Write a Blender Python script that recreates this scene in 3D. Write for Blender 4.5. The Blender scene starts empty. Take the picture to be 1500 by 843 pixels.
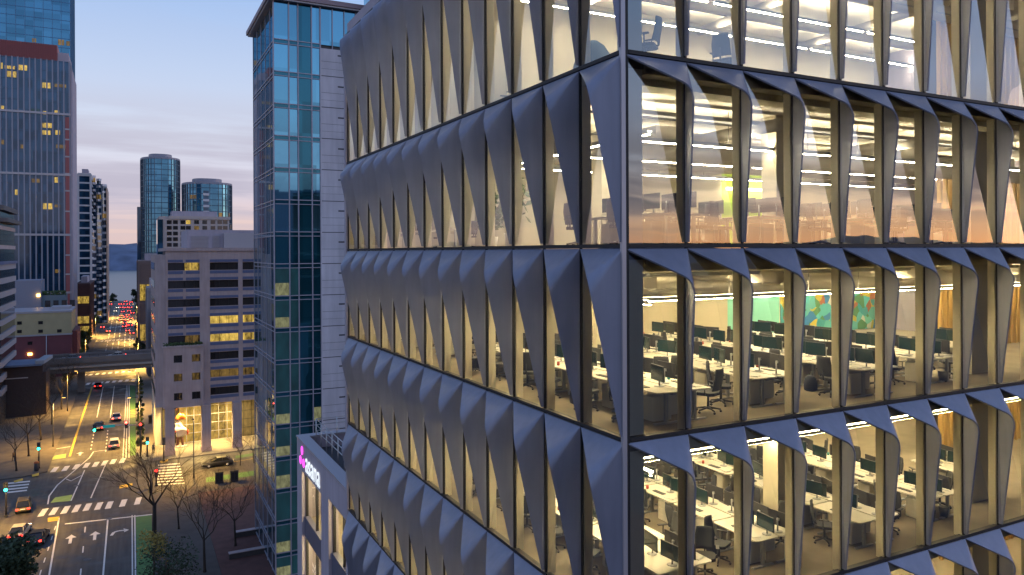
import bpy, bmesh, math, random
from mathutils import Vector, Matrix
R = random.Random(11)
S = bpy.context.scene
COL = S.collection
PI = math.pi
# ---------------------------------------------------------------- camera model
T = math.radians(27.262); F = 1095.2; Y0 = 368.28; ROLL = -0.004852; H = 35.0
FWD = Vector((math.sin(T), math.cos(T), 0)); RGT = Vector((math.cos(T), -math.sin(T), 0)); UP = Vector((0, 0, 1))
CAM = Vector((0, 0, H))
def at(px, py, X=None, Y=None, Z=None):
    """place in the world seen at a photograph pixel, on the plane X, Y or Z = const"""
    a, b = px - 750, py - Y0
    x, y = a + ROLL * b, b - ROLL * a
    d = FWD + RGT * (x / F) - UP * (y / F)
    if X is not None: k = (X - CAM.x) / d.x
    elif Y is not None: k = (Y - CAM.y) / d.y
    else: k = ((Z or 0.0) - CAM.z) / d.z
    return CAM + d * k
def G(px, py, z=0.0): return at(px, py, Z=z)
# ---------------------------------------------------------------- helpers
class MB:
    def __init__(s): s.v = []; s.f = []; s.m = []; s.sm = []
    def add(s, vs, fs, m=0, smooth=False):
        o = len(s.v); s.v += [tuple(p) for p in vs]
        for f in fs: s.f.append([o + i for i in f]); s.m.append(m); s.sm.append(smooth)
        return s
    def box(s, a, b, m=0):
        x0, x1 = sorted((a[0], b[0])); y0, y1 = sorted((a[1], b[1])); z0, z1 = sorted((a[2], b[2]))
        v = [(x0,y0,z0),(x1,y0,z0),(x1,y1,z0),(x0,y1,z0),(x0,y0,z1),(x1,y0,z1),(x1,y1,z1),(x0,y1,z1)]
        return s.add(v, [(0,3,2,1),(4,5,6,7),(0,1,5,4),(1,2,6,5),(2,3,7,6),(3,0,4,7)], m)
    def quad(s, a, b, c, d, m=0): return s.add([a,b,c,d], [(0,1,2,3)], m)
    def poly(s, pts, m=0): return s.add(pts, [tuple(range(len(pts)))], m)
    def prism(s, poly, z0, z1, m=0):
        n = len(poly)
        ar = sum(poly[i][0]*poly[(i+1)%n][1]-poly[(i+1)%n][0]*poly[i][1] for i in range(n))
        if ar < 0: poly = poly[::-1]
        v = [(p[0],p[1],z0) for p in poly] + [(p[0],p[1],z1) for p in poly]
        return s.add(v, [tuple(range(n-1,-1,-1)), tuple(range(n,2*n))] + [(i,(i+1)%n,n+(i+1)%n,n+i) for i in range(n)], m)
    def tube(s, pts, rad, n=6, m=0, smooth=True, caps=True):
        pts = [Vector(p) for p in pts]
        if not hasattr(rad, '__len__'): rad = [rad]*len(pts)
        rings = []; v = []; f = []
        for i, p in enumerate(pts):
            d = (pts[min(i+1,len(pts)-1)] - pts[max(i-1,0)]).normalized()
            u = d.orthogonal().normalized() if i == 0 else (pu - d*pu.dot(d)).normalized()
            pu = u; w = d.cross(u)
            v += [p + (u*math.cos(2*PI*k/n) + w*math.sin(2*PI*k/n))*rad[i] for k in range(n)]
        for i in range(len(pts)-1):
            for k in range(n):
                f.append((i*n+k, i*n+(k+1)%n, (i+1)*n+(k+1)%n, (i+1)*n+k))
        if caps: f.append(tuple(range(n-1,-1,-1))); f.append(tuple(range((len(pts)-1)*n, len(pts)*n)))
        return s.add(v, f, m, smooth)
    def lathe(s, prof, c=(0,0,0), n=12, m=0, smooth=True):
        v = []; f = []
        for (r, z) in prof: v += [(c[0]+r*math.cos(2*PI*k/n), c[1]+r*math.sin(2*PI*k/n), c[2]+z) for k in range(n)]
        for i in range(len(prof)-1):
            for k in range(n): f.append((i*n+k, i*n+(k+1)%n, (i+1)*n+(k+1)%n, (i+1)*n+k))
        f.append(tuple(range(n-1,-1,-1))); f.append(tuple(range((len(prof)-1)*n, len(prof)*n)))
        return s.add(v, f, m, smooth)
    def mesh(s, name, mats):
        me = bpy.data.meshes.new(name); me.from_pydata(s.v, [], s.f)
        for k in (mats if isinstance(mats, (list, tuple)) else [mats]): me.materials.append(k)
        me.polygons.foreach_set('material_index', s.m); me.polygons.foreach_set('use_smooth', s.sm)
        me.update(); return me
    def build(s, name, mats, parent=None, loc=(0,0,0), rz=0, **tags):
        return link(name, s.mesh(name, mats), parent, loc, rz, **tags)
def link(name, me, parent=None, loc=(0,0,0), rz=0, label=None, cat=None, group=None, kind=None):
    o = bpy.data.objects.new(name, me); COL.objects.link(o)
    o.location = loc; o.rotation_euler = (0,0,rz)
    if parent is not None: o.parent = parent
    return tag(o, label, cat, group, kind)
def tag(o, label=None, cat=None, group=None, kind=None):
    for k, x in (('label',label),('category',cat),('group',group),('kind',kind)):
        if x: o[k] = x
    return o
def thing(name, label, cat, loc=(0,0,0), rz=0, group=None):
    return link(name, None, None, loc, rz, label, cat, group)
def dup(root, loc, rz=0, label=None, group=None, scale=None):
    r = root.copy(); COL.objects.link(r); r.location = loc; r.rotation_euler = (0,0,rz)
    if label: r['label'] = label
    if group: r['group'] = group
    if scale: r.scale = scale if hasattr(scale,'__len__') else (scale,)*3
    for ch in list(root.children):
        c = ch.copy(); COL.objects.link(c); c.parent = r
        for g in ch.children:
            d = g.copy(); COL.objects.link(d); d.parent = c
    return r
ORD = ['first','second','third','fourth','fifth','sixth','seventh','eighth','ninth','tenth','eleventh','twelfth','thirteenth','fourteenth','fifteenth','sixteenth']
# ---------------------------------------------------------------- materials
def N(nt, t, **kw):
    n = nt.nodes.new(t)
    for k, v in kw.items(): setattr(n, k, v)
    return n
def mat(name, col, rough=.6, metal=0, noise=0.0, scale=3.0, emit=None, estr=0, ior=None, bump=0.0, stretch=(1,1,1)):
    m = bpy.data.materials.new(name); m.use_nodes = True; nt = m.node_tree; b = nt.nodes['Principled BSDF']
    b.inputs['Base Color'].default_value = (*col, 1); b.inputs['Roughness'].default_value = rough; b.inputs['Metallic'].default_value = metal
    if ior: b.inputs['IOR'].default_value = ior
    if emit: b.inputs['Emission Color'].default_value = (*emit, 1); b.inputs['Emission Strength'].default_value = estr
    if noise or bump:
        tc = N(nt,'ShaderNodeTexCoord'); mp = N(nt,'ShaderNodeMapping'); mp.inputs['Scale'].default_value = stretch
        nz = N(nt,'ShaderNodeTexNoise'); nz.inputs['Scale'].default_value = scale; nz.inputs['Detail'].default_value = 6
        nt.links.new(tc.outputs['Object'], mp.inputs[0]); nt.links.new(mp.outputs[0], nz.inputs['Vector'])
        if noise:
            hs = N(nt,'ShaderNodeMapRange'); hs.inputs[1].default_value=.25; hs.inputs[2].default_value=.75
            hs.inputs[3].default_value = 1-noise; hs.inputs[4].default_value = 1+noise
            mx = N(nt,'ShaderNodeVectorMath', operation='SCALE'); mx.inputs[0].default_value = col
            nt.links.new(nz.outputs['Fac'], hs.inputs[0]); nt.links.new(hs.outputs[0], mx.inputs['Scale'])
            nt.links.new(mx.outputs[0], b.inputs['Base Color'])
        if bump:
            bp = N(nt,'ShaderNodeBump'); bp.inputs['Strength'].default_value = bump; bp.inputs['Distance'].default_value = .05
            nt.links.new(nz.outputs['Fac'], bp.inputs['Height']); nt.links.new(bp.outputs[0], b.inputs['Normal'])
    return m
def glass(name, tint, ior=1.9, gcol=(1,1,1), rough=0.0):
    m = bpy.data.materials.new(name); m.use_nodes = True; nt = m.node_tree
    nt.nodes.remove(nt.nodes['Principled BSDF']); out = nt.nodes['Material Output']
    fr = N(nt,'ShaderNodeFresnel'); fr.inputs[0].default_value = ior
    ge = N(nt,'ShaderNodeNewGeometry'); 
    tr = N(nt,'ShaderNodeBsdfTransparent'); tr.inputs[0].default_value = (*tint,1)
    gl = N(nt,'ShaderNodeBsdfGlossy'); gl.inputs[0].default_value = (*gcol,1); gl.inputs['Roughness'].default_value = rough
    mx = N(nt,'ShaderNodeMixShader'); tc = N(nt,'ShaderNodeTexCoord'); oi = N(nt,'ShaderNodeObjectInfo'); ad = N(nt,'ShaderNodeVectorMath', operation='ADD'); nz = N(nt,'ShaderNodeTexNoise'); nz.inputs['Scale'].default_value=.8; nz.inputs['Detail'].default_value=1
    bp = N(nt,'ShaderNodeBump'); bp.inputs['Strength'].default_value=.25; bp.inputs['Distance'].default_value=.012
    nt.links.new(tc.outputs['Object'], ad.inputs[0]); nt.links.new(oi.outputs['Location'], ad.inputs[1]); nt.links.new(ad.outputs[0], nz.inputs['Vector']); nt.links.new(nz.outputs['Fac'], bp.inputs['Height']); nt.links.new(bp.outputs[0], gl.inputs['Normal'])
    nt.links.new(fr.outputs[0], mx.inputs[0]); nt.links.new(tr.outputs[0], mx.inputs[1]); nt.links.new(gl.outputs[0], mx.inputs[2])
    nt.links.new(mx.outputs[0], out.inputs[0]); return m
def facade_glass(name, col, refl, cell=(3,3,3.4), lit=0.0, litcol=(1,.6,.25), litstr=1.0, rough=.06, dark=.6):
    """reflective curtain-wall glass; panes vary a little in tint and a share of the rooms behind is lit"""
    m = bpy.data.materials.new(name); m.use_nodes = True; nt = m.node_tree; b = nt.nodes['Principled BSDF']
    b.inputs['Metallic'].default_value = refl; b.inputs['Roughness'].default_value = rough; b.inputs['IOR'].default_value = 1.8
    tc = N(nt,'ShaderNodeTexCoord'); dv = N(nt,'ShaderNodeVectorMath', operation='DIVIDE'); dv.inputs[1].default_value = cell
    fl = N(nt,'ShaderNodeVectorMath', operation='FLOOR'); wn = N(nt,'ShaderNodeTexWhiteNoise')
    nt.links.new(tc.outputs['Object'], dv.inputs[0]); nt.links.new(dv.outputs[0], fl.inputs[0]); nt.links.new(fl.outputs[0], wn.inputs['Vector'])
    mr = N(nt,'ShaderNodeMapRange'); mr.inputs[3].default_value = dark; mr.inputs[4].default_value = 1.2
    sc = N(nt,'ShaderNodeVectorMath', operation='SCALE'); sc.inputs[0].default_value = col
    nt.links.new(wn.outputs['Value'], mr.inputs[0]); nt.links.new(mr.outputs[0], sc.inputs['Scale']); nt.links.new(sc.outputs[0], b.inputs['Base Color'])
    if lit:
        gt = N(nt,'ShaderNodeMath', operation='GREATER_THAN'); gt.inputs[1].default_value = 1-lit
        nz = N(nt,'ShaderNodeTexNoise'); nz.inputs['Scale'].default_value = 1.7; nz.inputs['Detail'].default_value = 3
        mu = N(nt,'ShaderNodeMath', operation='MULTIPLY'); m2 = N(nt,'ShaderNodeMath', operation='MULTIPLY'); m2.inputs[1].default_value = litstr*2
        nt.links.new(tc.outputs['Object'], nz.inputs['Vector'])
        nt.links.new(wn.outputs['Value'], gt.inputs[0]); nt.links.new(gt.outputs[0], mu.inputs[0]); nt.links.new(nz.outputs['Fac'], mu.inputs[1])
        nt.links.new(mu.outputs[0], m2.inputs[0]); nt.links.new(m2.outputs[0], b.inputs['Emission Strength'])
        b.inputs['Emission Color'].default_value = (*litcol,1)
    return m
def lit_window(name, col, strength, scale=2.0, contrast=(.25,1.3), bars=None):
    """a lit room seen through its window: uneven brightness from furniture, blinds and lamps"""
    m = bpy.data.materials.new(name); m.use_nodes = True; nt = m.node_tree; b = nt.nodes['Principled BSDF']
    b.inputs['Base Color'].default_value = (.02,.02,.02,1); b.inputs['Roughness'].default_value = .12; b.inputs['Emission Color'].default_value = (*col,1)
    L = nt.links.new
    tc = N(nt,'ShaderNodeTexCoord'); mp = N(nt,'ShaderNodeMapping'); mp.inputs['Scale'].default_value = (1,1,.45)
    nz = N(nt,'ShaderNodeTexNoise'); nz.inputs['Scale'].default_value = scale*1.3; nz.inputs['Detail'].default_value=7; nz.inputs['Roughness'].default_value=.7
    dv = N(nt,'ShaderNodeVectorMath', operation='DIVIDE'); dv.inputs[1].default_value = (1.3,1.3,50); fl = N(nt,'ShaderNodeVectorMath', operation='FLOOR'); wn = N(nt,'ShaderNodeTexWhiteNoise')
    L(tc.outputs['Object'], mp.inputs[0]); L(mp.outputs[0], nz.inputs['Vector']); L(tc.outputs['Object'], dv.inputs[0]); L(dv.outputs[0], fl.inputs[0]); L(fl.outputs[0], wn.inputs['Vector'])
    av = N(nt,'ShaderNodeMath', operation='MULTIPLY_ADD'); av.inputs[1].default_value=.35; L(wn.outputs['Value'], av.inputs[0]); L(nz.outputs['Fac'], av.inputs[2])
    mr = N(nt,'ShaderNodeMapRange'); mr.inputs[1].default_value=.42; mr.inputs[2].default_value=.92; mr.inputs[3].default_value=contrast[0]*strength; mr.inputs[4].default_value=contrast[1]*strength
    L(av.outputs[0], mr.inputs[0]); L(mr.outputs[0], b.inputs['Emission Strength'])
    return m
def weathered(name, col, rough, metal, fine=.12, coarse=.14, stretch=(1,1,.12), scale=2.2):
    """a surface with fine vertical streaks over broad blotches, in colour and in gloss"""
    m = mat(name, col, rough, metal); nt = m.node_tree; b = nt.nodes['Principled BSDF']; L = nt.links.new
    tc = N(nt,'ShaderNodeTexCoord'); mp = N(nt,'ShaderNodeMapping'); mp.inputs['Scale'].default_value = stretch
    oi = N(nt,'ShaderNodeObjectInfo'); av = N(nt,'ShaderNodeVectorMath', operation='ADD'); L(tc.outputs['Object'], av.inputs[0]); L(oi.outputs['Location'], av.inputs[1])
    L(av.outputs[0], mp.inputs[0])
    a = N(nt,'ShaderNodeTexNoise'); a.inputs['Scale'].default_value = scale*2.2; a.inputs['Detail'].default_value = 6; L(mp.outputs[0], a.inputs['Vector'])
    c = N(nt,'ShaderNodeTexNoise'); c.inputs['Scale'].default_value = scale*.35; c.inputs['Detail'].default_value = 5; L(av.outputs[0], c.inputs['Vector'])
    m1 = N(nt,'ShaderNodeMapRange'); m1.inputs[1].default_value=.3; m1.inputs[2].default_value=.7; m1.inputs[3].default_value=1-fine; m1.inputs[4].default_value=1+fine; L(a.outputs['Fac'], m1.inputs[0])
    m2 = N(nt,'ShaderNodeMapRange'); m2.inputs[1].default_value=.3; m2.inputs[2].default_value=.7; m2.inputs[3].default_value=1-coarse; m2.inputs[4].default_value=1+coarse; L(c.outputs['Fac'], m2.inputs[0])
    mu = N(nt,'ShaderNodeMath', operation='MULTIPLY'); L(m1.outputs[0], mu.inputs[0]); L(m2.outputs[0], mu.inputs[1])
    sc = N(nt,'ShaderNodeVectorMath', operation='SCALE'); sc.inputs[0].default_value = col; L(mu.outputs[0], sc.inputs['Scale']); L(sc.outputs[0], b.inputs['Base Color'])
    r = N(nt,'ShaderNodeMath', operation='MULTIPLY'); r.inputs[1].default_value = rough; L(m2.outputs[0], r.inputs[0]); L(r.outputs[0], b.inputs['Roughness'])
    bp = N(nt,'ShaderNodeBump'); bp.inputs['Strength'].default_value=.12; bp.inputs['Distance'].default_value=.02; L(c.outputs['Fac'], bp.inputs['Height']); L(bp.outputs[0], b.inputs['Normal'])
    return m
M = {}
M['panel'] = weathered('brushed_metal_panel', (.215,.226,.290), .48, .35, .07, .10)
M['trim'] = mat('pale_metal_trim', (.42,.40,.43), .45, .4)
M['black'] = mat('black_frame', (.010,.010,.012), .65)
M['steel'] = mat('dark_steel', (.06,.06,.065), .4, .6)
M['alu'] = mat('aluminium', (.45,.46,.47), .35, .8)
M['glass'] = glass('clear_coated_glass', (.87,.88,.83), 2.4)
M['cream'] = mat('cream_plaster', (.62,.56,.42), .8, noise=.05, scale=.8)
M['ceil'] = mat('white_ceiling', (.70,.65,.54), .85, noise=.06, scale=1.0)
M['jamb'] = mat('beige_jamb', (.72,.66,.50), .6)
M['bulk'] = mat('olive_bulkhead', (.76,.70,.50), .7)
M['carpet'] = mat('taupe_carpet', (.27,.23,.17), .95, noise=.16, scale=1.1)
M['teal'] = mat('teal_paint', (.26,.66,.55), .7)
M['blue'] = mat('blue_paint', (.12,.32,.58), .7)
M['lime'] = mat('lime_paint', (.42,.60,.10), .7)
M['wood'] = mat('oak_slats', (.52,.33,.10), .55, noise=.2, scale=6, stretch=(1,1,.1))
M['duct'] = mat('galvanised_duct', (.62,.58,.50), .45, .3)
M['desk'] = mat('white_laminate', (.78,.74,.65), .35)
M['pedestal'] = mat('cream_steel', (.70,.66,.56), .4)
M['plastic'] = mat('dark_plastic', (.025,.025,.03), .45)
M['screen'] = mat('dark_screen', (.012,.03,.035), .12)
M['mesh'] = mat('charcoal_fabric', (.035,.037,.043), .85)
M['paper'] = mat('white_paper', (.8,.78,.74), .8)
M['ltstrip'] = mat('warm_led_strip', (.8,.8,.8), .5, emit=(1,.79,.43), estr=150)
M['ltstrip_w'] = mat('white_led_strip', (.8,.8,.8), .5, emit=(1,.86,.62), estr=85)
M['uplight_w'] = mat('white_uplight', (.8,.8,.8), .5, emit=(1,.86,.62), estr=85)
M['uplight'] = mat('warm_uplight', (.8,.8,.8), .5, emit=(1,.79,.43), estr=165)
M['grey_col'] = mat('grey_blank_panel', (.84,.84,.82), .6)
M['slatback'] = mat('dark_brown_wall', (.03,.02,.012), .8)
M['conc'] = weathered('pink_concrete', (.37,.30,.30), .85, 0, .10, .12, (1,1,.10), 1.2)
M['bluestripe'] = mat('blue_grey_stripe', (.085,.11,.21), .6, noise=.1)
M['darkwin'] = facade_glass('dark_office_glass', (.05,.045,.045), .25, cell=(1.6,1.6,50), rough=.08)
M['litwarm'] = lit_window('lit_office', (1,.66,.13), .70, 1.6, (.05,1.4))
M['litdim'] = lit_window('dim_lit_office', (1,.6,.15), .17, 1.3, (.0,1.5))
M['lobby'] = lit_window('lit_lobby', (1,.60,.10), .45, 1.2, (.12,1.5))
M['asphalt'] = weathered('worn_asphalt', (.054,.050,.047), .7, 0, .32, .42, (1,.05,1), .9)
M['ground'] = mat('dark_ground', (.05,.05,.052), .9, noise=.2, scale=.05)
M['walk'] = mat('concrete_pavement', (.15,.135,.115), .85, noise=.15, scale=.6)
M['brick'] = mat('dark_red_brick_paving', (.10,.042,.034), .9, noise=.25, scale=.9)
M['white'] = mat('road_paint_white', (.62,.60,.56), .7, noise=.12, scale=2.5)
M['yellow'] = mat('road_paint_yellow', (.55,.36,.04), .7, noise=.12, scale=2.5)
M['green'] = mat('green_lane_paint', (.065,.16,.04), .75, noise=.2, scale=1.2)
M['ltgreen'] = mat('lime_lane_paint', (.32,.42,.09), .75, noise=.2, scale=1.2)
M['bark'] = mat('grey_bark', (.085,.06,.045), .9, noise=.2, scale=5)
M['leaf'] = mat('green_leaf', (.05,.085,.022), .7, noise=.35, scale=.9)
M['leafd'] = mat('dark_leaf', (.022,.042,.018), .75, noise=.35, scale=.9)
M['leafy'] = mat('yellow_leaf', (.33,.24,.05), .7, noise=.3, scale=.9)
M['stone'] = weathered('pale_stone', (.60,.57,.61), .75, 0, .08, .10, (1,1,.1), 1.0)
M['joint'] = mat('dark_joint', (.07,.07,.08), .8)
M['lav'] = weathered('lavender_render', (.37,.33,.38), .8, 0, .08, .09, (1,1,.1), 1.2)
M['tw_frame'] = mat('lilac_mullion', (.36,.34,.40), .45, .3)
M['tw_blue'] = facade_glass('blue_mirror_glass', (.14,.37,.52), .9, cell=(1.5,1.5,3.42), dark=.75, rough=.03)
M['tw_dark'] = facade_glass('navy_mirror_glass', (.02,.14,.20), .7, cell=(1.5,1.5,3.42), dark=.8, rough=.03)
M['tw_teal'] = lit_window('teal_glow_pane', (.06,.36,.50), .085, .6, (.3,1.2))  # lit teal rooms, plus a faint glow added to other dark panes
M['tw_room'] = lit_window('lit_office_room', (.75,.75,.38), .17, 2.6, (.0,2.2))
M['slate'] = mat('slate_spandrel',(.10,.10,.14),.5)
M['red_e'] = mat('red_lamp', (.3,.01,.01), .4, emit=(1,.03,.02), estr=9)
M['red_far'] = mat('red_far_lamp', (.3,.01,.01), .4, emit=(1,.05,.03), estr=22)
M['white_e'] = mat('white_lamp', (.8,.8,.8), .4, emit=(1,.85,.6), estr=12)
M['green_e'] = mat('green_lamp', (.02,.4,.3), .4, emit=(.03,1,.62), estr=9)
M['amber_e'] = mat('amber_lamp', (.4,.2,.02), .4, emit=(1,.55,.12), estr=14)
M['sign_e'] = mat('white_sign_letter', (.8,.8,.8), .4, emit=(.92,1,1), estr=1.0)
M['pink_e'] = mat('pink_sign_dot', (.5,.05,.4), .4, emit=(.9,.08,.75), estr=2.0)
# ---------------------------------------------------------------- world, camera, sun
W = bpy.data.worlds.new("World"); S.world = W; W.use_nodes = True
nt = W.node_tree; L = nt.links.new
for n in list(nt.nodes): nt.nodes.remove(n)
out = N(nt,'ShaderNodeOutputWorld'); bg = N(nt,'ShaderNodeBackground'); L(bg.outputs[0], out.inputs[0])
tc = N(nt,'ShaderNodeTexCoord'); sp = N(nt,'ShaderNodeSeparateXYZ'); L(tc.outputs['Generated'], sp.inputs[0])
def ramp(stops):
    r = N(nt,'ShaderNodeValToRGB'); e = r.color_ramp.elements
    while len(e) > 1: e.remove(e[-1])
    e[0].position = stops[0][0]; e[0].color = (*stops[0][1],1)
    for p, c in stops[1:]:
        x = e.new(p); x.color = (*c,1)
    return r
base = ramp([(0,(.60,.44,.41)),(.035,(.64,.49,.47)),(.075,(.56,.51,.60)),(.14,(.57,.62,.74)),(.22,(.43,.55,.76)),(.33,(.24,.41,.72)),(.6,(.21,.33,.62)),(1,(.20,.30,.58))])
glow = ramp([(0,(2.9,1.25,.45)),(.03,(3.0,1.7,.85)),(.065,(2.2,1.7,1.35)),(.11,(1.5,1.55,1.75)),(.18,(.95,1.25,1.85)),(.30,(.42,.72,1.28)),(.5,(.22,.38,.74)),(1,(.20,.30,.58))])
L(sp.outputs['Z'], base.inputs[0]); L(sp.outputs['Z'], glow.inputs[0])
GA = math.radians(72)                                              # bearing of the afterglow, from -Y towards +X
GD = Vector((math.sin(GA), -math.cos(GA), 0))
dt = N(nt,'ShaderNodeVectorMath', operation='DOT_PRODUCT'); dt.inputs[1].default_value = GD; L(tc.outputs['Generated'], dt.inputs[0])
mr = N(nt,'ShaderNodeMapRange'); mr.inputs[1].default_value=.55; mr.inputs[2].default_value=1.0; mr.interpolation_type='SMOOTHSTEP'
L(dt.outputs['Value'], mr.inputs[0])
mx = N(nt,'ShaderNodeMix', data_type='RGBA'); L(mr.outputs[0], mx.inputs[0]); L(base.outputs[0], mx.inputs[6]); L(glow.outputs[0], mx.inputs[7])
# thin streaks of cloud on a flat layer high above
dz = N(nt,'ShaderNodeMath', operation='MAXIMUM'); dz.inputs[1].default_value=.02; L(sp.outputs['Z'], dz.inputs[0])
az = N(nt,'ShaderNodeMath', operation='ADD'); az.inputs[1].default_value=.06; L(dz.outputs[0], az.inputs[0])
dv = N(nt,'ShaderNodeVectorMath', operation='DIVIDE'); L(tc.outputs['Generated'], dv.inputs[0])
cb = N(nt,'ShaderNodeCombineXYZ'); [L(az.outputs[0], cb.inputs[i]) for i in range(3)]; L(cb.outputs[0], dv.inputs[1])
mpn = N(nt,'ShaderNodeMapping'); mpn.inputs['Scale'].default_value=(.55,1.25,0); mpn.inputs['Location'].default_value=(3.1,1.55,0); mpn.inputs['Rotation'].default_value=(0,0,.15); L(dv.outputs[0], mpn.inputs[0])
nz = N(nt,'ShaderNodeTexNoise'); nz.inputs['Scale'].default_value=.55; nz.inputs['Detail'].default_value=7; nz.inputs['Roughness'].default_value=.55; L(mpn.outputs[0], nz.inputs['Vector'])
cr = N(nt,'ShaderNodeMapRange'); cr.inputs[1].default_value=.38; cr.inputs[2].default_value=.57; cr.inputs[4].default_value=.95; cr.interpolation_type='SMOOTHSTEP'; L(nz.outputs['Fac'], cr.inputs[0])
fade = ramp([(0,(.0,.0,.0)),(.03,(.35,.35,.35)),(.07,(1,1,1)),(.13,(.8,.8,.8)),(.2,(.25,.25,.25)),(.4,(.2,.2,.2)),(1,(.0,.0,.0))]); L(sp.outputs['Z'], fade.inputs[0])
cm = N(nt,'ShaderNodeMath', operation='MULTIPLY'); L(cr.outputs[0], cm.inputs[0]); L(fade.outputs[0], cm.inputs[1])
m2 = N(nt,'ShaderNodeMix', data_type='RGBA'); m2.inputs[7].default_value=(.40,.38,.48,1); L(cm.outputs[0], m2.inputs[0]); L(mx.outputs[2], m2.inputs[6])
sky = N(nt,'ShaderNodeTexSky'); sky.sky_type='NISHITA'; sky.sun_disc=False; sky.sun_elevation=math.radians(1.0); sky.sun_rotation=PI/2+math.radians(18)
sc = N(nt,'ShaderNodeVectorMath', operation='SCALE'); sc.inputs['Scale'].default_value=.02; L(sky.outputs[0], sc.inputs[0])
ad = N(nt,'ShaderNodeVectorMath', operation='ADD'); L(m2.outputs[2], ad.inputs[0]); L(sc.outputs[0], ad.inputs[1])
L(ad.outputs[0], bg.inputs[0]); bg.inputs[1].default_value = 1.25
sd = bpy.data.lights.new('afterglow_lamp','SUN'); sd.energy=.18; sd.angle=math.radians(25); sd.color=(1,.72,.55)  # sun has set; weak lamp added to tint the hoods with afterglow
so = bpy.data.objects.new('afterglow_lamp', sd); COL.objects.link(so); so.location=(60,-60,90)
so.rotation_euler = Vector((GD.x,GD.y,.06)).to_track_quat('Z','Y').to_euler()
cd = bpy.data.cameras.new('camera'); co = bpy.data.objects.new('camera', cd); COL.objects.link(co); S.camera = co
cd.sensor_width = 36; cd.lens = F/1500*36; cd.shift_y = (Y0-421.5)/1500; cd.shift_x = 0; cd.clip_end = 9000; cd.clip_start=.2
co.matrix_world = Matrix.Translation(CAM) @ Matrix.Rotation(-T,4,'Z') @ Matrix.Rotation(PI/2,4,'X') @ Matrix.Rotation(ROLL,4,'Z')
S.view_settings.view_transform='Standard'; S.view_settings.look='None'; S.view_settings.exposure=0.0; S.view_settings.gamma=1
S.render.engine='CYCLES'
cy = S.cycles; cy.max_bounces=7; cy.diffuse_bounces=4; cy.glossy_bounces=3; cy.transparent_max_bounces=12; cy.transmission_bounces=2
cy.caustics_reflective=False; cy.caustics_refractive=False; cy.sample_clamp_indirect=6; cy.use_denoising=True
# ---------------------------------------------------------------- main building
XL, YF, BL, BR = 9.101, 12.612, 1.6584, 1.6203
NL, NR = 13, 15
YE = YF + BL*NL; XE = XL + BR*NR
LV = [45.05, 39.11, 35.11, 31.11, 27.11, 23.11, 19.11]
SN = ['top storey', 'eye-level storey', 'upper desk storey', 'lower desk storey', 'cut-off bottom storey', 'lowest visible storey']
bld = thing('office_building', 'large corner office building with folded grey metal fins and brightly lit open floors', 'office building', (XL, YF, 0))
O = Vector((XL, YF, 0))
def rel(p): return (p[0]-O.x, p[1]-O.y, p[2]-O.z)
def bpart(mb, name, mats, kind=None):
    mb.v = [rel(p) for p in mb.v]; return mb.build(name, mats, bld, kind=kind)
def fin_mesh(h, bay, fl):
    """a folded panel: hood and fin meeting in a rounded fold. s along the face away from its own mullion, n outward"""
    q = Vector((.20,.77,-.74)) if fl else Vector((.30,.66,-.74)); a = Vector((bay-.02,.035,-.07)); b = Vector((.0,.12,-h+.07)); t = Vector((.0,.035,-.07)); bb = Vector((0,.035,-h+.07))
    qa = q + (a-q)*.20; qb = q + (b-q)*.105
    ol = [a, a.lerp(qa,.5)] + [(qa*(1-u)**2 + q*2*u*(1-u) + qb*u*u) for u in [i/16 for i in range(17)]] + [qb.lerp(b,.5), b, bb]
    mb = MB(); n = len(ol); th = .035
    inn = []
    c = Vector((bay*.5,.1,-h*.5))
    for i, p in enumerate(ol):                                     # a second skin behind the first gives the sheet its thickness
        inn.append(Vector((p.x + (.03 if i > 10 else 0), max(p.y-th*.6,.012), p.z - (.03 if i < 12 else 0))))
    t2 = t + Vector((.03,-.02,-.03))
    vs = [t] + ol + [t2] + inn
    fs = [(0, i+1, i+2) for i in range(n-1)] + [(n+1, n+1+i+2, n+1+i+1) for i in range(n-1)]
    fs += [(i+1, n+1+i+1, n+1+i+2, i+2) for i in range(n-1)]
    if fl: fs = [f[::-1] for f in fs]
    return mb.add(vs, fs)
def fin_obj(face, k, row, me, kind=None):
    if face == 'L': o = link('facade_panel', me, bld, rel((XL, YF+BL*k, LV[row]))); 
    else: o = link('facade_panel', me, bld, rel((XL+BR*k, YF, LV[row])))
    return o
mesh_cache = {}
def fin_me(face, row):
    h = LV[row]-LV[row+1]; key = (face, round(h,2))
    if key not in mesh_cache:
        mb = fin_mesh(h, BL if face=='L' else BR, face=='L')
        # face L: s -> +Y, n -> -X ; face R: s -> -X, n -> -Y
        mb.v = [(-v[1], v[0], v[2]) if face=='L' else (-v[0], -v[1], v[2]) for v in mb.v]
        mesh_cache[key] = mb.mesh('facade_panel', M['panel'])
    return mesh_cache[key]
def pane_me(face, row):
    h = LV[row]-LV[row+1]; key = ('p', face, round(h,2))
    if key not in mesh_cache:
        mb = MB()
        if face=='L': mb.quad((0,.03,-h+.05),(0,.03,-.05),(0,BL-.03,-.05),(0,BL-.03,-h+.05))
        else: mb.quad((-BR+.03,0,-h+.05),(-.03,0,-h+.05),(-.03,0,-.05),(-BR+.03,0,-.05))
        mesh_cache[key] = mb.mesh('window_pane', M['glass'])
    return mesh_cache[key]
def xf(me, off): return [(v.co.x+off[0], v.co.y+off[1], v.co.z+off[2]) for v in me.vertices], [tuple(p.vertices) for p in me.polygons]
rest_f, rest_p = MB(), MB()
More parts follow.
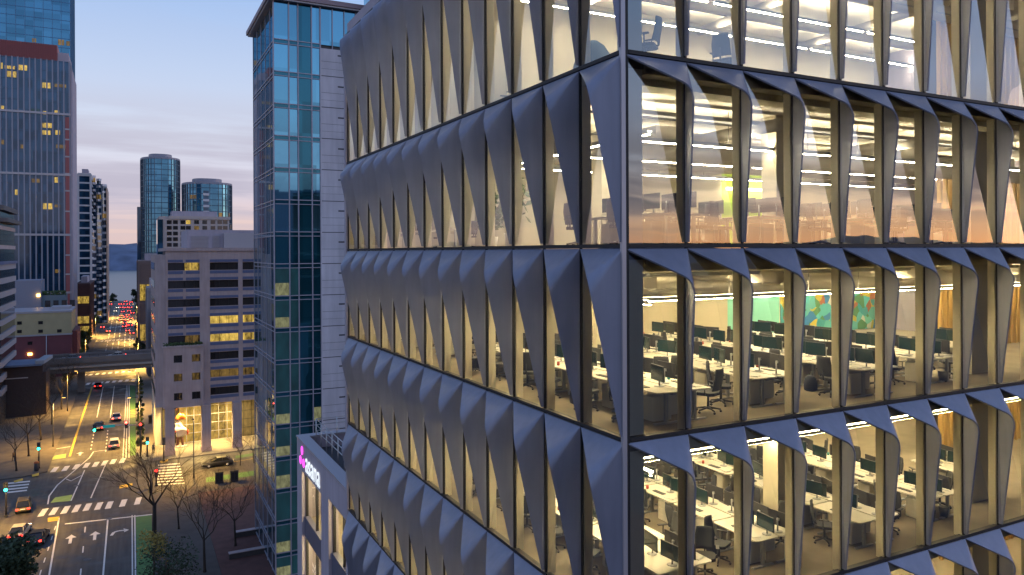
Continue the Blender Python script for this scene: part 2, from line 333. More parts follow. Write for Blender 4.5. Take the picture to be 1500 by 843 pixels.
for row in range(6):
    for face in 'LR':
        n = NL if face=='L' else NR
        for k in range(n):
            # fin k belongs to the bay k of the left face (its own mullion nearest the corner) / bay k+1 of the right face
            own = (k <= 8 and row <= 3) if face=='R' else (row <= 3 or (row == 4 and k >= 5))
            kk = k if face=='L' else k+1
            pos = (XL, YF+BL*kk, LV[row]) if face=='L' else (XL+BR*kk, YF, LV[row])
            fm, pm = fin_me(face,row), pane_me(face,row)
            if own:
                link('facade_panel', fm, bld, rel(pos)); link('window_pane', pm, bld, rel(pos))
            else:
                rest_f.add(*xf(fm,pos)); rest_p.add(*xf(pm,pos))
bpart(rest_f, 'facade_panel', M['panel'], 'stuff'); bpart(rest_p, 'window_pane', M['glass'], 'stuff')
zt, zb = LV[0], LV[6]
for face in 'LR':                                                   # mullions with their beige linings inside
    n = NL if face=='L' else NR
    for k in range(1, n+1):
        mb = MB()
        if face=='L':
            y = YF+BL*k; mb.box((XL-.028,y-.022,zb),(XL+.03,y+.022,zt)); bpart(mb,'mullion',M['black'])
            mb = MB(); mb.box((XL+.035,y-.05,zb),(XL+.25,y+.05,zt-.1)); bpart(mb,'jamb_lining',M['jamb'])
        else:
            x = XL+BR*k; mb.box((x-.022,YF-.028,zb),(x+.022,YF+.03,zt)); bpart(mb,'mullion',M['black'])
            mb = MB(); mb.box((x-.05,YF+.035,zb),(x+.05,YF+.25,zt-.1)); bpart(mb,'jamb_lining',M['jamb'])
mb = MB(); mb.box((XL-.085,YF-.04,zb),(XL+.02,YF+.035,zt)); bpart(mb,'corner_trim',M['trim'])
mb = MB(); mb.box((XL+.025,YF-.045,zb),(XL+.085,YF+.03,zt)); bpart(mb,'corner_mullion',M['black'])
for i, z in enumerate(LV):
    mb = MB(); mb.box((XL-.05,YF+.04,z-.05),(XL+.10,YE,z+.03)); bpart(mb,'transom',M['black'])
    mb = MB(); mb.box((XL+.09,YF-.05,z-.05),(XE,YF+.10,z+.03)); bpart(mb,'transom',M['black'])
    if i:
        mb = MB(); mb.box((XL+.11,YF+.11,z-.30),(XE,YE-.05,z-.02)); bpart(mb,'floor_slab',M['carpet'])
    mb = MB(); mb.box((XL+.13,YF+.13,z-.40),(XE,YE-.05,z-.305)); bpart(mb,'ceiling',M['ceil'])
    if i < 6:
        mb = MB(); mb.box((XL+.60,YF+.04,z-.40),(XE-.2,YF+.105,z-.055)); mb.box((XL+.04,YF+.55,z-.40),(XL+.105,YE-.2,z-.055)); bpart(mb,'window_head',M['jamb'])
        mb = MB(); mb.box((XL+.40,YF+.40,z-.56),(XE-.2,YF+.95,z-.405)); mb.box((XL+.40,YF+.96,z-.56),(XL+.95,YE-.2,z-.405)); bpart(mb,'bulkhead',M['bulk'])
mb = MB(); mb.box((XL-.1,YE,zb),(XL+16,YE+.3,zt)); bpart(mb,'end_wall',M['lav'])
mb = MB(); mb.box((XE,YF,0),(XE+.3,YE,zt)); bpart(mb,'side_wall',M['lav'])
mb = MB(); mb.box((XL,YF+.05,zt+.06),(XE,YE,zt+.5)); bpart(mb,'roof',M['lav'])
mb = MB(); mb.box((XL+.2,YF+.2,0),(XE,YE,zb-.41)); bpart(mb,'base_storeys',M['darkwin'])
mb=MB(); mb.box((XL+.20,YF+.12,zb),(XL+.56,YF+.50,zt-.1)); bpart(mb,'corner_column',M['grey_col'])
# inside walls
YB = 24.6
def mural():
    m = bpy.data.materials.new('painted_mural'); m.use_nodes=True; nt=m.node_tree; b=nt.nodes['Principled BSDF']
    tc=N(nt,'ShaderNodeTexCoord'); vo=N(nt,'ShaderNodeTexVoronoi'); vo.inputs['Scale'].default_value=3.4; nz=N(nt,'ShaderNodeTexNoise'); nz.inputs['Scale'].default_value=.9
    mxx=N(nt,'ShaderNodeMix',data_type='VECTOR'); mxx.inputs[0].default_value=.35
    nt.links.new(tc.outputs['Object'],nz.inputs['Vector']); nt.links.new(tc.outputs['Object'],mxx.inputs[4]); nt.links.new(nz.outputs['Color'],mxx.inputs[5]); nt.links.new(mxx.outputs[1],vo.inputs['Vector'])
    s=N(nt,'ShaderNodeSeparateColor'); nt.links.new(vo.outputs['Color'],s.inputs[0]); r=N(nt,'ShaderNodeValToRGB'); r.color_ramp.interpolation='CONSTANT'
    e=r.color_ramp.elements; cols=[(.10,.45,.48),(.04,.20,.45),(.12,.42,.40),(.50,.40,.05),(.05,.30,.34),(.35,.12,.06),(.16,.50,.42),(.08,.22,.09),(.55,.52,.45)]
    e[0].color=(*cols[0],1); e[1].position=.12; e[1].color=(*cols[1],1)
    for i,c in enumerate(cols[2:]): x=e.new(.24+i*.11); x.color=(*c,1)
    nt.links.new(s.outputs[0],r.inputs[0]); nt.links.new(r.outputs[0],b.inputs['Base Color']); b.inputs['Roughness'].default_value=.7
    return m
M['mural'] = mural()
for row in range(6):
    z1, z0 = LV[row]-.41, LV[row+1]
    segs = {0:[(12.5,XE,'cream')],
            1:[(12.5,22.9,'cream'),(22.9,26.3,'lime'),(26.3,XE,'cream')],
            2:[(12.5,23.2,'cream'),(23.2,26.3,'teal'),(26.3,XE,'cream')],
            3:[(12.5,18.4,'cream'),(18.4,21.8,'cream'),(21.8,25.2,'blue'),(25.2,XE,'cream')],
            4:[(12.5,XE,'cream')], 5:[(12.5,XE,'cream')]}[row]
    for (a,b,c) in segs:
        mb=MB(); mb.box((a,YB,z0),(b,YB+.2,z1)); bpart(mb,'inside_wall',M[c])
    mb=MB(); mb.box((12.5,YB+.21,z0),(12.7,YE-.06,z1)); bpart(mb,'inside_wall',M['cream'])
    if row==2:
        mb=MB(); mb.box((26.35,YB-.05,z0+.02),(XE-.3,YB-.01,z1-.2)); bpart(mb,'wall_mural',M['mural'])
    if row==2:
        mb=MB(); mb.box((23.2,YB-.5,z1-.75),(33,YB-.42,z1-.70)); bpart(mb,'cove_light',M['uplight_w'])
    if row==1:
        mb=MB(); mb.box((22.95,YB-.3,z1-1.1),(26.2,YB-.22,z1-1.0)); bpart(mb,'cove_light',mat('soft_cove',(.8,.8,.8),.5,emit=(1,.86,.5),estr=28))
    for (cx_,cy_) in ((13.3,19.5),(12.1,27.5),(16.15,15.2)) if row in (1,2,3) else ((12.1,27.5),):
        if row==2 and cx_==16.15: continue
        mb=MB(); mb.box((cx_-.27,cy_-.27,z0),(cx_+.27,cy_+.27,z1)); bpart(mb,'column',M['cream'])
    sl=MB()
    for i in range(20): sl.box((27.6+i*.35,17.85,z0+.02),(27.6+i*.35+.11,18.0,z1-.6))
    sl.box((27.5,17.88,z1-.6),(34.5,18.02,z1-.45)); bpart(sl,'slat_screen',M['wood'])
    mb=MB(); mb.box((27.5,18.5,z0),(36,18.62,z1)); bpart(mb,'inside_wall',M['slatback'])
    mb=MB(); mb.box((23.3,14.1,z0),(24.5,14.5,z1)); bpart(mb,'column',M['cream'])
    # services under the ceiling
    if row<4:
        for (y,r,dz) in ((17.6,.30,.75),(21.2,.22,.62)):
            mb=MB(); mb.tube([(10.4,y,z1-dz),(XE-.5,y,z1-dz)],r,14); bpart(mb,'duct',M['duct'])
        for x in (15.2,21.5,27.2):
            mb=MB(); mb.tube([(x,14.2,z1-.42),(x,24.4,z1-.42)],.17,12); bpart(mb,'duct',M['duct'])
        for y in (15.8,19.2,22.8):
            mb=MB(); mb.tube([(10.2,y,z1-.2),(XE-.5,y,z1-.2)],.035,6); bpart(mb,'pipe',M['steel'])
        for y in (14.9,18.5,22.0):
            mb=MB(); mb.box((10.3,y-.12,z1-.35),(XE-.4,y+.12,z1-.25)); bpart(mb,'cable_tray',M['alu'])
        for x in (13.2,17.8,23.4,29.0):
            mb=MB(); mb.box((x-.45,16.2,z1-.75),(x+.45,16.9,z1-.3)); bpart(mb,'fan_coil',M['duct'])
# linear pendants
lu = MB(); lu.box((-3.88,-.05,.032),(3.88,.05,.05)); lu_me = lu.mesh('uplight', M['uplight'])
lp = MB(); lp.box((-3.9,-.03,-.035),(3.9,.03,-.02)); lp_me = lp.mesh('diffuser', M['ltstrip'])
lu_w = lu.mesh('uplight', M['uplight_w']); lp_w = lp.mesh('diffuser', M['ltstrip_w'])
lh = MB(); lh.box((-3.92,-.06,-.018),(3.92,.06,.03)); lh.box((-3.92,-.075,-.018),(3.92,-.061,.075)); lh.box((-3.92,.061,-.018),(3.92,.075,.075)); lh_me = lh.mesh('housing', M['alu'])
lc = MB()
for x in (-3,0,3): lc.tube([(x,0,.03),(x,0,.95)],.008,5)
lc_me = lc.mesh('suspension_cable', M['steel'])
SEG = ['near the corner','in the middle','at the far end']
for row in range(6):
    z = LV[row]-1.36 if row else LV[row]-1.3
    ys = (15.1,18.4,21.8) if row != 0 else (14.6,17.4,20.2,23.0)
    if row > 3: ys = (17.5,)
    for j, y in enumerate(ys):
        for k in range(3):
            t = thing('pendant_light', f'glowing linear pendant, {ORD[j]} line behind the right glass, {SEG[k]}, {SN[row]}', 'pendant light', (14.3+8.1*k, y, z), 0, 'linear pendant lights under the office ceilings')
            link('diffuser', lp_w if row<2 else lp_me, t); link('uplight', lu_w if row<2 else lu_me, t); link('housing', lh_me, t)
            if row<3: link('suspension_cable', lc_me, t)
    if row in (0,1,2,3,4):                                         # one line beside the left glass as well
        for k in range(2):
            t = thing('pendant_light', f'glowing linear pendant behind the left glass, {SEG[k*2]}, {SN[row]}', 'pendant light', (10.9, 17.6+9.6*k+.4, z), PI/2, 'linear pendant lights under the office ceilings')
            link('diffuser', lp_w if row<2 else lp_me, t); link('uplight', lu_w if row<2 else lu_me, t); link('housing', lh_me, t)
# ---------------------------------------------------------------- office furniture
def box_me(name, m, *bs):
    mb = MB()
    for a, b in bs: mb.box(a, b)
    return mb.mesh(name, m)
def bevel_box(mb, a, b, r=.02, m=0):                                # box with chamfered vertical edges
    x0,y0,z0=a; x1,y1,z1=b
    mb.prism([(x0+r,y0),(x1-r,y0),(x1,y0+r),(x1,y1-r),(x1-r,y1),(x0+r,y1),(x0,y1-r),(x0,y0+r)],z0,z1,m); return mb
top = bevel_box(MB(),(-.38,-.78,.715),(.38,.78,.745),.05).mesh('desk_top',M['desk'])
legs = []
for s in (-1,1):
    mb=MB(); mb.box((-.04,s*.6-.035,.04),(.04,s*.6+.035,.71)); mb.box((-.34,s*.6-.04,0),(.34,s*.6+.04,.035)); legs.append(mb.mesh('leg',M['alu']))
ped = bevel_box(MB(),(-.33,-.02,.03),(.22,.40,.58),.02); ped.box((.225,0,.05),(.232,.38,.2)); ped.box((.225,0,.21),(.232,.38,.37)); ped.box((.225,0,.38),(.232,.38,.57)); ped_me=ped.mesh('drawer_pedestal',M['pedestal'])
tray = box_me('cable_tray',M['alu'],((-.36,-.5,.6),(-.28,.5,.68)))
def make_desk():
    t = thing('desk','white desk','desk')
    link('desk_top',top,t); link('leg',legs[0],t); link('leg',legs[1],t); link('drawer_pedestal',ped_me,t); link('cable_tray',tray,t)
    return t
mon_s = bevel_box(MB(),(-.02,-.31,.14),(.008,.31,.50),.004).mesh('bezel',M['plastic'])
mon_f = box_me('screen',M['screen'],((.0085,-.30,.15),(.0115,.30,.49)))
mon_b = MB(); mon_b.tube([(-.06,0,.01),(-.06,0,.34)],.02,8); mon_b.box((-.06,-.03,.28),(-.02,.03,.34)); mon_b.lathe([(.12,0),(.12,.012),(.03,.018)],(-.05,0,0),14); mon_b=mon_b.mesh('stand',M['alu'])
def make_monitor():
    t = thing('monitor','black monitor','monitor'); link('bezel',mon_s,t); link('screen',mon_f,t); link('stand',mon_b,t); return t
def chair_parts():
    P = {}
    mb=MB()
    pr=[(-.22,.24),(-.1,.25),(.1,.25),(.22,.22)]
    bevel_box(mb,(-.24,-.25,.43),(.24,.25,.50),.07); P['seat']=mb.mesh('seat',M['mesh'])
    mb=MB(); v=[];f=[]                                              # curved backrest, x behind the sitter is negative
    for i in range(8):
        z=.55+i*.075; w=.23-.012*max(0,i-4); xb=-.25-.06*math.sin(i/7*PI)*.4-.012*i
        for j in range(7):
            a=(j/6-.5); v.append((xb+.22*a*a,2*a*w,z))
    nv=len(v); v+= [(x-.03,y,z) for x,y,z in v]
    for i in range(7):
        for j in range(6):
            q=(i*7+j,i*7+j+1,(i+1)*7+j+1,(i+1)*7+j); f.append(q); f.append(tuple(nv+k for k in q[::-1]))
    edge=[j for j in range(7)]+[i*7+6 for i in range(1,8)]+[49+j for j in range(5,-1,-1)]+[i*7 for i in range(6,0,-1)]
    for a,b in zip(edge,edge[1:]+edge[:1]): f.append((a,nv+a,nv+b,b))
    mb.add(v,f,0,True); mb.tube([(-.05,0,.44),(-.3,0,.47),(-.33,0,.75)],.022,6); P['backrest']=mb.mesh('backrest',M['mesh'])
    for s in (-1,1):
        mb=MB(); mb.tube([(-.05,s*.25,.46),(-.05,s*.30,.5),(-.05,s*.30,.68)],.018,6); mb.box((-.16,s*.30-.04,.68),(.10,s*.30+.04,.705)); P['armrest%d'%s]=mb.mesh('armrest',M['plastic'])
    mb=MB(); mb.tube([(0,0,.08),(0,0,.43)],[.035,.025],8); P['gas_column']=mb.mesh('gas_column',M['plastic'])
    mb=MB()
    for k in range(5):
        a=2*PI*k/5; c,s_=math.cos(a),math.sin(a); mb.tube([(.02*c,.02*s_,.12),(.30*c,.30*s_,.075)],[.03,.018],6)
        mb.tube([(.30*c-.02*s_,.30*s_+.02*c,.03),(.30*c+.02*s_,.30*s_-.02*c,.03)],.03,8)
    P['wheel_base']=mb.mesh('wheel_base',M['plastic'])
    return P
CP = chair_parts()
def make_chair():
    t = thing('office_chair','dark office chair','chair')
    for n in ('seat','backrest','armrest-1','armrest1','gas_column','wheel_base'): link(n.rstrip('-1'),CP[n],t)
    return t
kb_me = MB(); kb_me.box((-.07,-.22,0),(.07,.22,.015)); kb_me=kb_me.mesh('keyboard',M['plastic'])
pp_me = MB(); pp_me.box((-.11,-.15,0),(.11,.15,.012)); pp_me.box((-.10,-.13,.0125),(.12,.17,.02)); pp_me=pp_me.mesh('paper_stack',M['paper'])
mg = MB(); mg.lathe([(.036,0),(.04,.01),(.04,.095),(.034,.095),(.033,.02)],(0,0,0),10); mg_r=mg.mesh('mug',mat('red_mug',(.5,.06,.03),.3)); mg2=MB(); mg2.lathe([(.036,0),(.04,.01),(.04,.095),(.034,.095),(.033,.02)],(0,0,0),10); mg_t=mg2.mesh('mug',mat('teal_mug',(.05,.35,.36),.3))
def make_bag():
    t = thing('backpack','dark backpack','backpack')
    mb=MB(); mb.lathe([(.10,0),(.17,.03),(.18,.2),(.15,.36),(.07,.44)],(0,0,0),12); mb.build('body',M['bag'],t)
    mb=MB(); mb.tube([(.06,0,.42),(.03,.06,.5),(-.04,.05,.5),(-.06,0,.42)],.012,5); mb.build('strap',M['plastic'],t)
    return t
M['bag']=mat('navy_canvas',(.03,.035,.06),.9,noise=.2)
def make_bin():
    t = thing('waste_bin','grey waste bin','bin')
    mb=MB(); mb.lathe([(.11,0),(.14,.30),(.128,.30),(.10,.02)],(0,0,0),12); mb.build('body',M['steel'],t)
    mb=MB(); mb.lathe([(.142,.29),(.146,.305),(.13,.305)],(0,0,0),12); mb.build('rim',M['plastic'],t)
    return t
proto = {}
def put(kind, maker, loc, rz, label, group):
    if kind not in proto:
        o = proto[kind] = maker(); o.location = loc; o.rotation_euler = (0,0,rz); o['label']=label; o['group']=group; return o
    return dup(proto[kind], loc, rz, label, group)
def seen(x,y,row):
    a = math.degrees(math.atan2(x,y)); return 22 < a < 60.7
BENCH = [11.2,14.5,17.8,21.1,24.4]
for row in (1,2,3):
    zf = LV[row+1]-.018
    for bi, bx in enumerate(BENCH):
        for yi in range(6):
            y = 14.0 + 1.62*yi + (.35 if bi%2 else 0)
            if row==1 and yi > 1: continue
            if bi==4 and (y>17.2 or yi==0): continue
            if bi==3 and y>21: continue
            for side in (-1,1):
                x = bx + side*.41
                if not seen(x,y,row): continue
                if row==2 and bi==2 and yi==0 and side<0: pass
                hand = 'left' if side<0 else 'right'
                where = f'{ORD[yi]} from the glass, {hand} side of {ORD[bi]} bench, {SN[row]}'
                rz = 0 if side>0 else PI
                put('desk', make_desk, (x,y,zf), rz, f'white desk, {where}', 'white bench desks on the open office floors')
                tilt = R.uniform(-.25,.25)
                put('monitor', make_monitor, (x-side*.16,y+R.uniform(-.1,.25),zf+.746), rz+tilt, f'black monitor, {where}', 'monitors on the white bench desks')
                if R.random() < .8: put('monitor', make_monitor, (x-side*.17,y-.52,zf+.746), rz+R.uniform(-.4,.4), f'second screen on the desk {ORD[yi]} from glass, {hand} side, {ORD[bi]} bench, {SN[row]}'.replace(' desk storey',' desks'), 'monitors on the white bench desks')
                put('office_chair', make_chair, (x+side*(.62+R.uniform(0,.25)),y+R.uniform(-.2,.2),zf), rz+PI+R.uniform(-1.2,1.2), f'dark office chair, {where}', 'dark office chairs along the desk benches')
                if row>1 and R.random()<.22:
                    put('backpack', make_bag, (x+side*R.uniform(.45,.6),y+.62,zf), R.uniform(0,6), f'slumped dark backpack by the desk {ORD[yi]} from glass, {hand} side, {ORD[bi]} bench, {SN[row]}'.replace(' desk storey',' desks'), 'backpacks on the office floor')
                if row>1 and R.random()<.18:
                    put('waste_bin', make_bin, (x-side*.1,y-.55,zf), 0, f'small grey waste bin under the desk {ORD[yi]} from glass, {hand} side, {ORD[bi]} bench, {SN[row]}'.replace(' desk storey',' desks').replace('small grey waste','grey'), 'waste bins under the desks')
                if row>1:
                    if R.random()<.7: link('keyboard',kb_me,None,(x+side*.12,y+.1,zf+.746),rz+R.uniform(-.15,.15),f'black keyboard, {where}','keyboard','keyboards on the white bench desks')
                    if R.random()<.7: link('paper_stack',pp_me,None,(x+side*.14,y-.45,zf+.746),R.uniform(-.6,.6),f'white papers, {where}','papers','papers on the white bench desks')
                    if R.random()<.5: 
                        tl=R.random()<.5; link('mug',mg_t if tl else mg_r,None,(x+side*.2,y+.55,zf+.746),0,f'{"teal" if tl else "red"} mug, {where}','mug','mugs on the white bench desks')
for row in (1,2,3):                                                # desks in the narrower part behind the far left glass
    zf = LV[row+1]-.018
    for i,y in enumerate((26.0,28.9,31.8)):
        where = f'{ORD[i]} along the far left glass past the inner corner, {SN[row]}'
        put('desk', make_desk, (10.75,y,zf), 0, f'white desk, {where}', 'white bench desks on the open office floors')
        put('monitor', make_monitor, (10.6,y+.1,zf+.746), R.uniform(-.3,.3), f'black monitor, {where}', 'monitors on the white bench desks')
        put('office_chair', make_chair, (11.5,y-.1,zf), PI+R.uniform(-.8,.8), f'dark office chair, {where}', 'dark office chairs along the desk benches')
# top storey: a few things against the glass
for (x,y,rz,lb) in ((10.35,13.5,2.2,'dark office chair behind the glass right of the building corner, top storey'),(12.9,13.7,.4,'dark office chair behind the second window right of the corner, top storey'),(10.3,20.3,3.0,'dark office chair behind the left glass, top storey')):
    put('office_chair', make_chair, (x,y,LV[1]-.018), rz, lb, 'dark office chairs along the desk benches')
mb=MB(); mb.lathe([(.30,0),(.47,.12),(.50,.3),(.42,.55),(.26,.8),(.10,.92)],(0,0,0),18); mb.build('bean_bag',mat('blue_canvas',(.06,.12,.2),.9),None,(9.95,15.0,LV[1]-.018),0,label='slumped dark blue bean bag against the left glass, top storey',cat='bean bag')
def plant(loc, label, sc=1.0):
    t=thing('potted_plant',label,'plant',loc)
    mb=MB(); mb.lathe([(.17*sc,0),(.22*sc,.36*sc),(.20*sc,.36*sc)],(0,0,0),12); mb.build('pot',M['desk'],t)
    mb=MB()
    for i in range(7):
        a=R.uniform(0,6.28); mb.tube([(0,0,.3*sc),(.1*math.cos(a)*sc,.1*math.sin(a)*sc,.9*sc),(.3*math.cos(a)*sc,.3*math.sin(a)*sc,1.4*sc)],.012*sc,4)
    mb.build('stem',M['bark'],t)
    mb=MB()
    for i in range(90):
        a=R.uniform(0,6.28); r=R.uniform(.08,.42)*sc; z=R.uniform(.6,1.75)*sc; c=Vector((r*math.cos(a),r*math.sin(a),z)); u=Vector((R.gauss(0,1),R.gauss(0,1),R.gauss(0,.6))).normalized(); w=u.orthogonal().normalized(); l=.14*sc
        mb.poly([c-u*l,c+w*l*.45,c+u*l,c-w*l*.45])
    mb.build('foliage',M['leaf'],t)
plant((10.3,19.9,LV[2]-.018),'leafy green plant in white pot behind left glass, eye-level storey',1.25)
plant((11.0,22.9,LV[2]-.018),'second leafy plant in white pot further along left glass, eye-level storey',1.1)
# ---------------------------------------------------------------- low wing with the lit sign
XP = XL
pw = at(435,640,X=XP); YW1 = pw.y; ZW = pw.z; YW0 = YE+.32
wing = thing('low_wing_building','low lavender office wing with lit rooftop sign and rail, tucked behind the big fin building','office building',(XP,YW0,0))
def wpart(mb,name,mats,**k):
    mb.v=[(p[0]-XP,p[1]-YW0,p[2]) for p in mb.v]; return mb.build(name,mats,wing,**k)
def YX(px,X=XP): return at(px,700,X=X).y
yA,yB_ = YX(442),YX(470); yC=YX(481)
zt1 = at(456,706,X=XP).z; zt2=at(490,742,X=XP).z
cols=[(yB_,yA,zt1),(YW0+.02,yC,zt2)]
# wall built around the openings
st=3.9
mb=MB(); mb.box((XP,yA,0),(XP+.5,YW1,ZW)); wpart(mb,'wall',M['lav'])
mb=MB(); mb.box((XP,yC,0),(XP+.5,yB_,ZW)); wpart(mb,'wall',M['lav'])
mb=MB(); mb.box((XP+.002,yB_,zt1),(XP+.5,yA,ZW)); wpart(mb,'wall',M['lav'])
mb=MB(); mb.box((XP+.002,YW0,zt2),(XP+.5,yC,ZW)); wpart(mb,'wall',M['lav'])
mb=MB(); mb.box((XP+.5,YW1-.5,0),(XP+16,YW1,ZW)); wpart(mb,'wall',M['lav'])
mb=MB(); mb.box((XP+.5,YW0,ZW-1.0),(XP+16,YW1-.5,ZW-.7)); wpart(mb,'roof',mat('dark_roof_felt',(.03,.03,.035),.9,noise=.2))
mb=MB(); mb.box((XP-.05,YW0,ZW),(XP+.62,YW1+.05,ZW+.10)); mb.box((XP+.62,YW1-.58,ZW),(XP+16,YW1+.05,ZW+.10)); wpart(mb,'parapet_cap',M['trim'])
for (y0,y1,zt_) in cols:
    z=zt_
    for k in range(4):
        z0=z-2.75
        mb=MB(); mb.quad((XP+.30,y0,z0),(XP+.30,y0,z),(XP+.30,y1,z),(XP+.30,y1,z0)); wpart(mb,'window_pane',M['glass'])
        mb=MB(); mb.box((XP+3.4,y0-1,z0-.6),(XP+3.5,y1+1,z+.3)); wpart(mb,'room_wall',M['cream'])
        mb=MB(); mb.box((XP+.5,y0-1,z+.05),(XP+3.4,y1+1,z+.15)); wpart(mb,'room_ceiling',M['ceil'])
        mb=MB(); mb.box((XP+1.2,y0+.1,z-.05),(XP+1.35,y1-.1,z+.02)); wpart(mb,'ceiling_light',M['ltstrip'])
        mb=MB(); mb.box((XP+.5,y0-1,z0-.5),(XP+3.4,y1+1,z0-.4)); wpart(mb,'room_floor',M['carpet'])
        mb=MB(); mb.box((XP+.22,y0+(y1-y0)*.45-.05,z0),(XP+.36,y0+(y1-y0)*.45+.05,z)); mb.box((XP+.22,y1-.09,z0),(XP+.36,y1,z)); mb.box((XP+.22,y0,z0),(XP+.36,y0+.09,z)); wpart(mb,'window_frame',M['black'])
        mb=MB(); mb.box((XP+.15,y0,z0-1.15),(XP+.45,y1,z0)); wpart(mb,'spandrel',M['slate'])
        z=z0-1.15
rl=MB()
yr0=YW0+.3; yr1=YW1-.9; n=8
for h in (.45,.8,1.15): rl.tube([(XP+.95,yr0,ZW+h),(XP+.95,yr1,ZW+h),(XP+6,yr1,ZW+h)],.025,6)
for i in range(n+1):
    y=yr0+(yr1-yr0)*i/n; rl.tube([(XP+.95,y,ZW-.7),(XP+.95,y,ZW+1.15)],.03,6); rl.box((XP+.80,y-.12,ZW-.70),(XP+1.1,y+.12,ZW-.5))
for i in range(4): rl.tube([(XP+2.2+i*1.2,yr1,ZW-.7),(XP+2.2+i*1.2,yr1,ZW+1.15)],.03,6)
wpart(rl,'guard_rail',M['alu'])
# sign: three dots and the lettering, standing off the wall
s0=at(446.5,681,X=XP-.08); s1=at(467.5,701,X=XP-.08)
sg=thing('building_sign','lit white lettering with three pink dots on the lavender wing wall','sign',(XP,s0.y,s0.z))
cu=bpy.data.curves.new('lettering','FONT'); cu.body='asana'; cu.size=1.0; cu.extrude=.006; cu.space_character=1.0; cu.offset=.002
to=bpy.data.objects.new('tmp',cu); COL.objects.link(to); bpy.context.view_layer.update()
dg=bpy.context.evaluated_depsgraph_get(); lm=bpy.data.meshes.new_from_object(to.evaluated_get(dg)); bpy.data.objects.remove(to)
lm.name='lettering'; lm.materials.clear(); lm.materials.append(M['sign_e'])
xs=[v.co.x for v in lm.vertices]; zs=[v.co.y for v in lm.vertices]; wid=max(xs)-min(xs); L_=abs(s1.y-s0.y); x0=min(xs)
xh=.80
zmin=min(zs); hh=max(zs)-zmin
for v in lm.vertices:
    x=(v.co.x-x0)/wid*L_; y=(v.co.y-zmin)/hh*xh; v.co=(-.05-v.co.z,-x,y-xh/2)
link('lettering',lm,sg)
dd=.25; cy0=1.0
for (dy,dz_) in ((0,.42),(-.45,-.22),(.45,-.22)):
    mb=MB()
    v=[(-.05+.02*(k>=20),cy0+dy*.95+dd*math.cos(2*PI*k/20),dz_+.15+dd*math.sin(2*PI*k/20)) for k in range(40)]
    mb.add(v,[tuple(range(20))[::-1],tuple(range(20,40))]+[(k,(k+1)%20,20+(k+1)%20,20+k) for k in range(20)]); mb.build('logo_dot',M['pink_e'],sg)
# ---------------------------------------------------------------- blue glass tower with stone flank
YT=82.0; pc=at(402,372,Y=YT); XT=pc.x; YT2=at(370.5,372,X=XT).y
ZR=at(402,-2,Y=YT).z; zl0=at(402,62.6,Y=YT).z; FS=3.42
tw=thing('glass_tower','tall blue mirror-glass tower with pale stone flank and jutting flat roof','tower',(XT,YT,0))
def tpart(mb,name,mats,**k):
    mb.v=[(p[0]-XT,p[1]-YT,p[2]) for p in mb.v]; return mb.build(name,mats,tw,**k)
XS=at(470.5,372,Y=YT).x; XQ=XS+16
mb=MB(); mb.box((XT+.35,YT+.35,0),(XQ,YT2,ZR)); tpart(mb,'core',M['steel'])
pxs=[402,424.5,438,458,470.5]; xx=[at(p,372,Y=YT).x for p in pxs]
nz_=int(zl0//FS)+1
mt=[M['tw_blue'],M['tw_blue'],M['tw_dark'],M['tw_blue'],M['tw_teal'],M['tw_room'],M['tw_dark']]
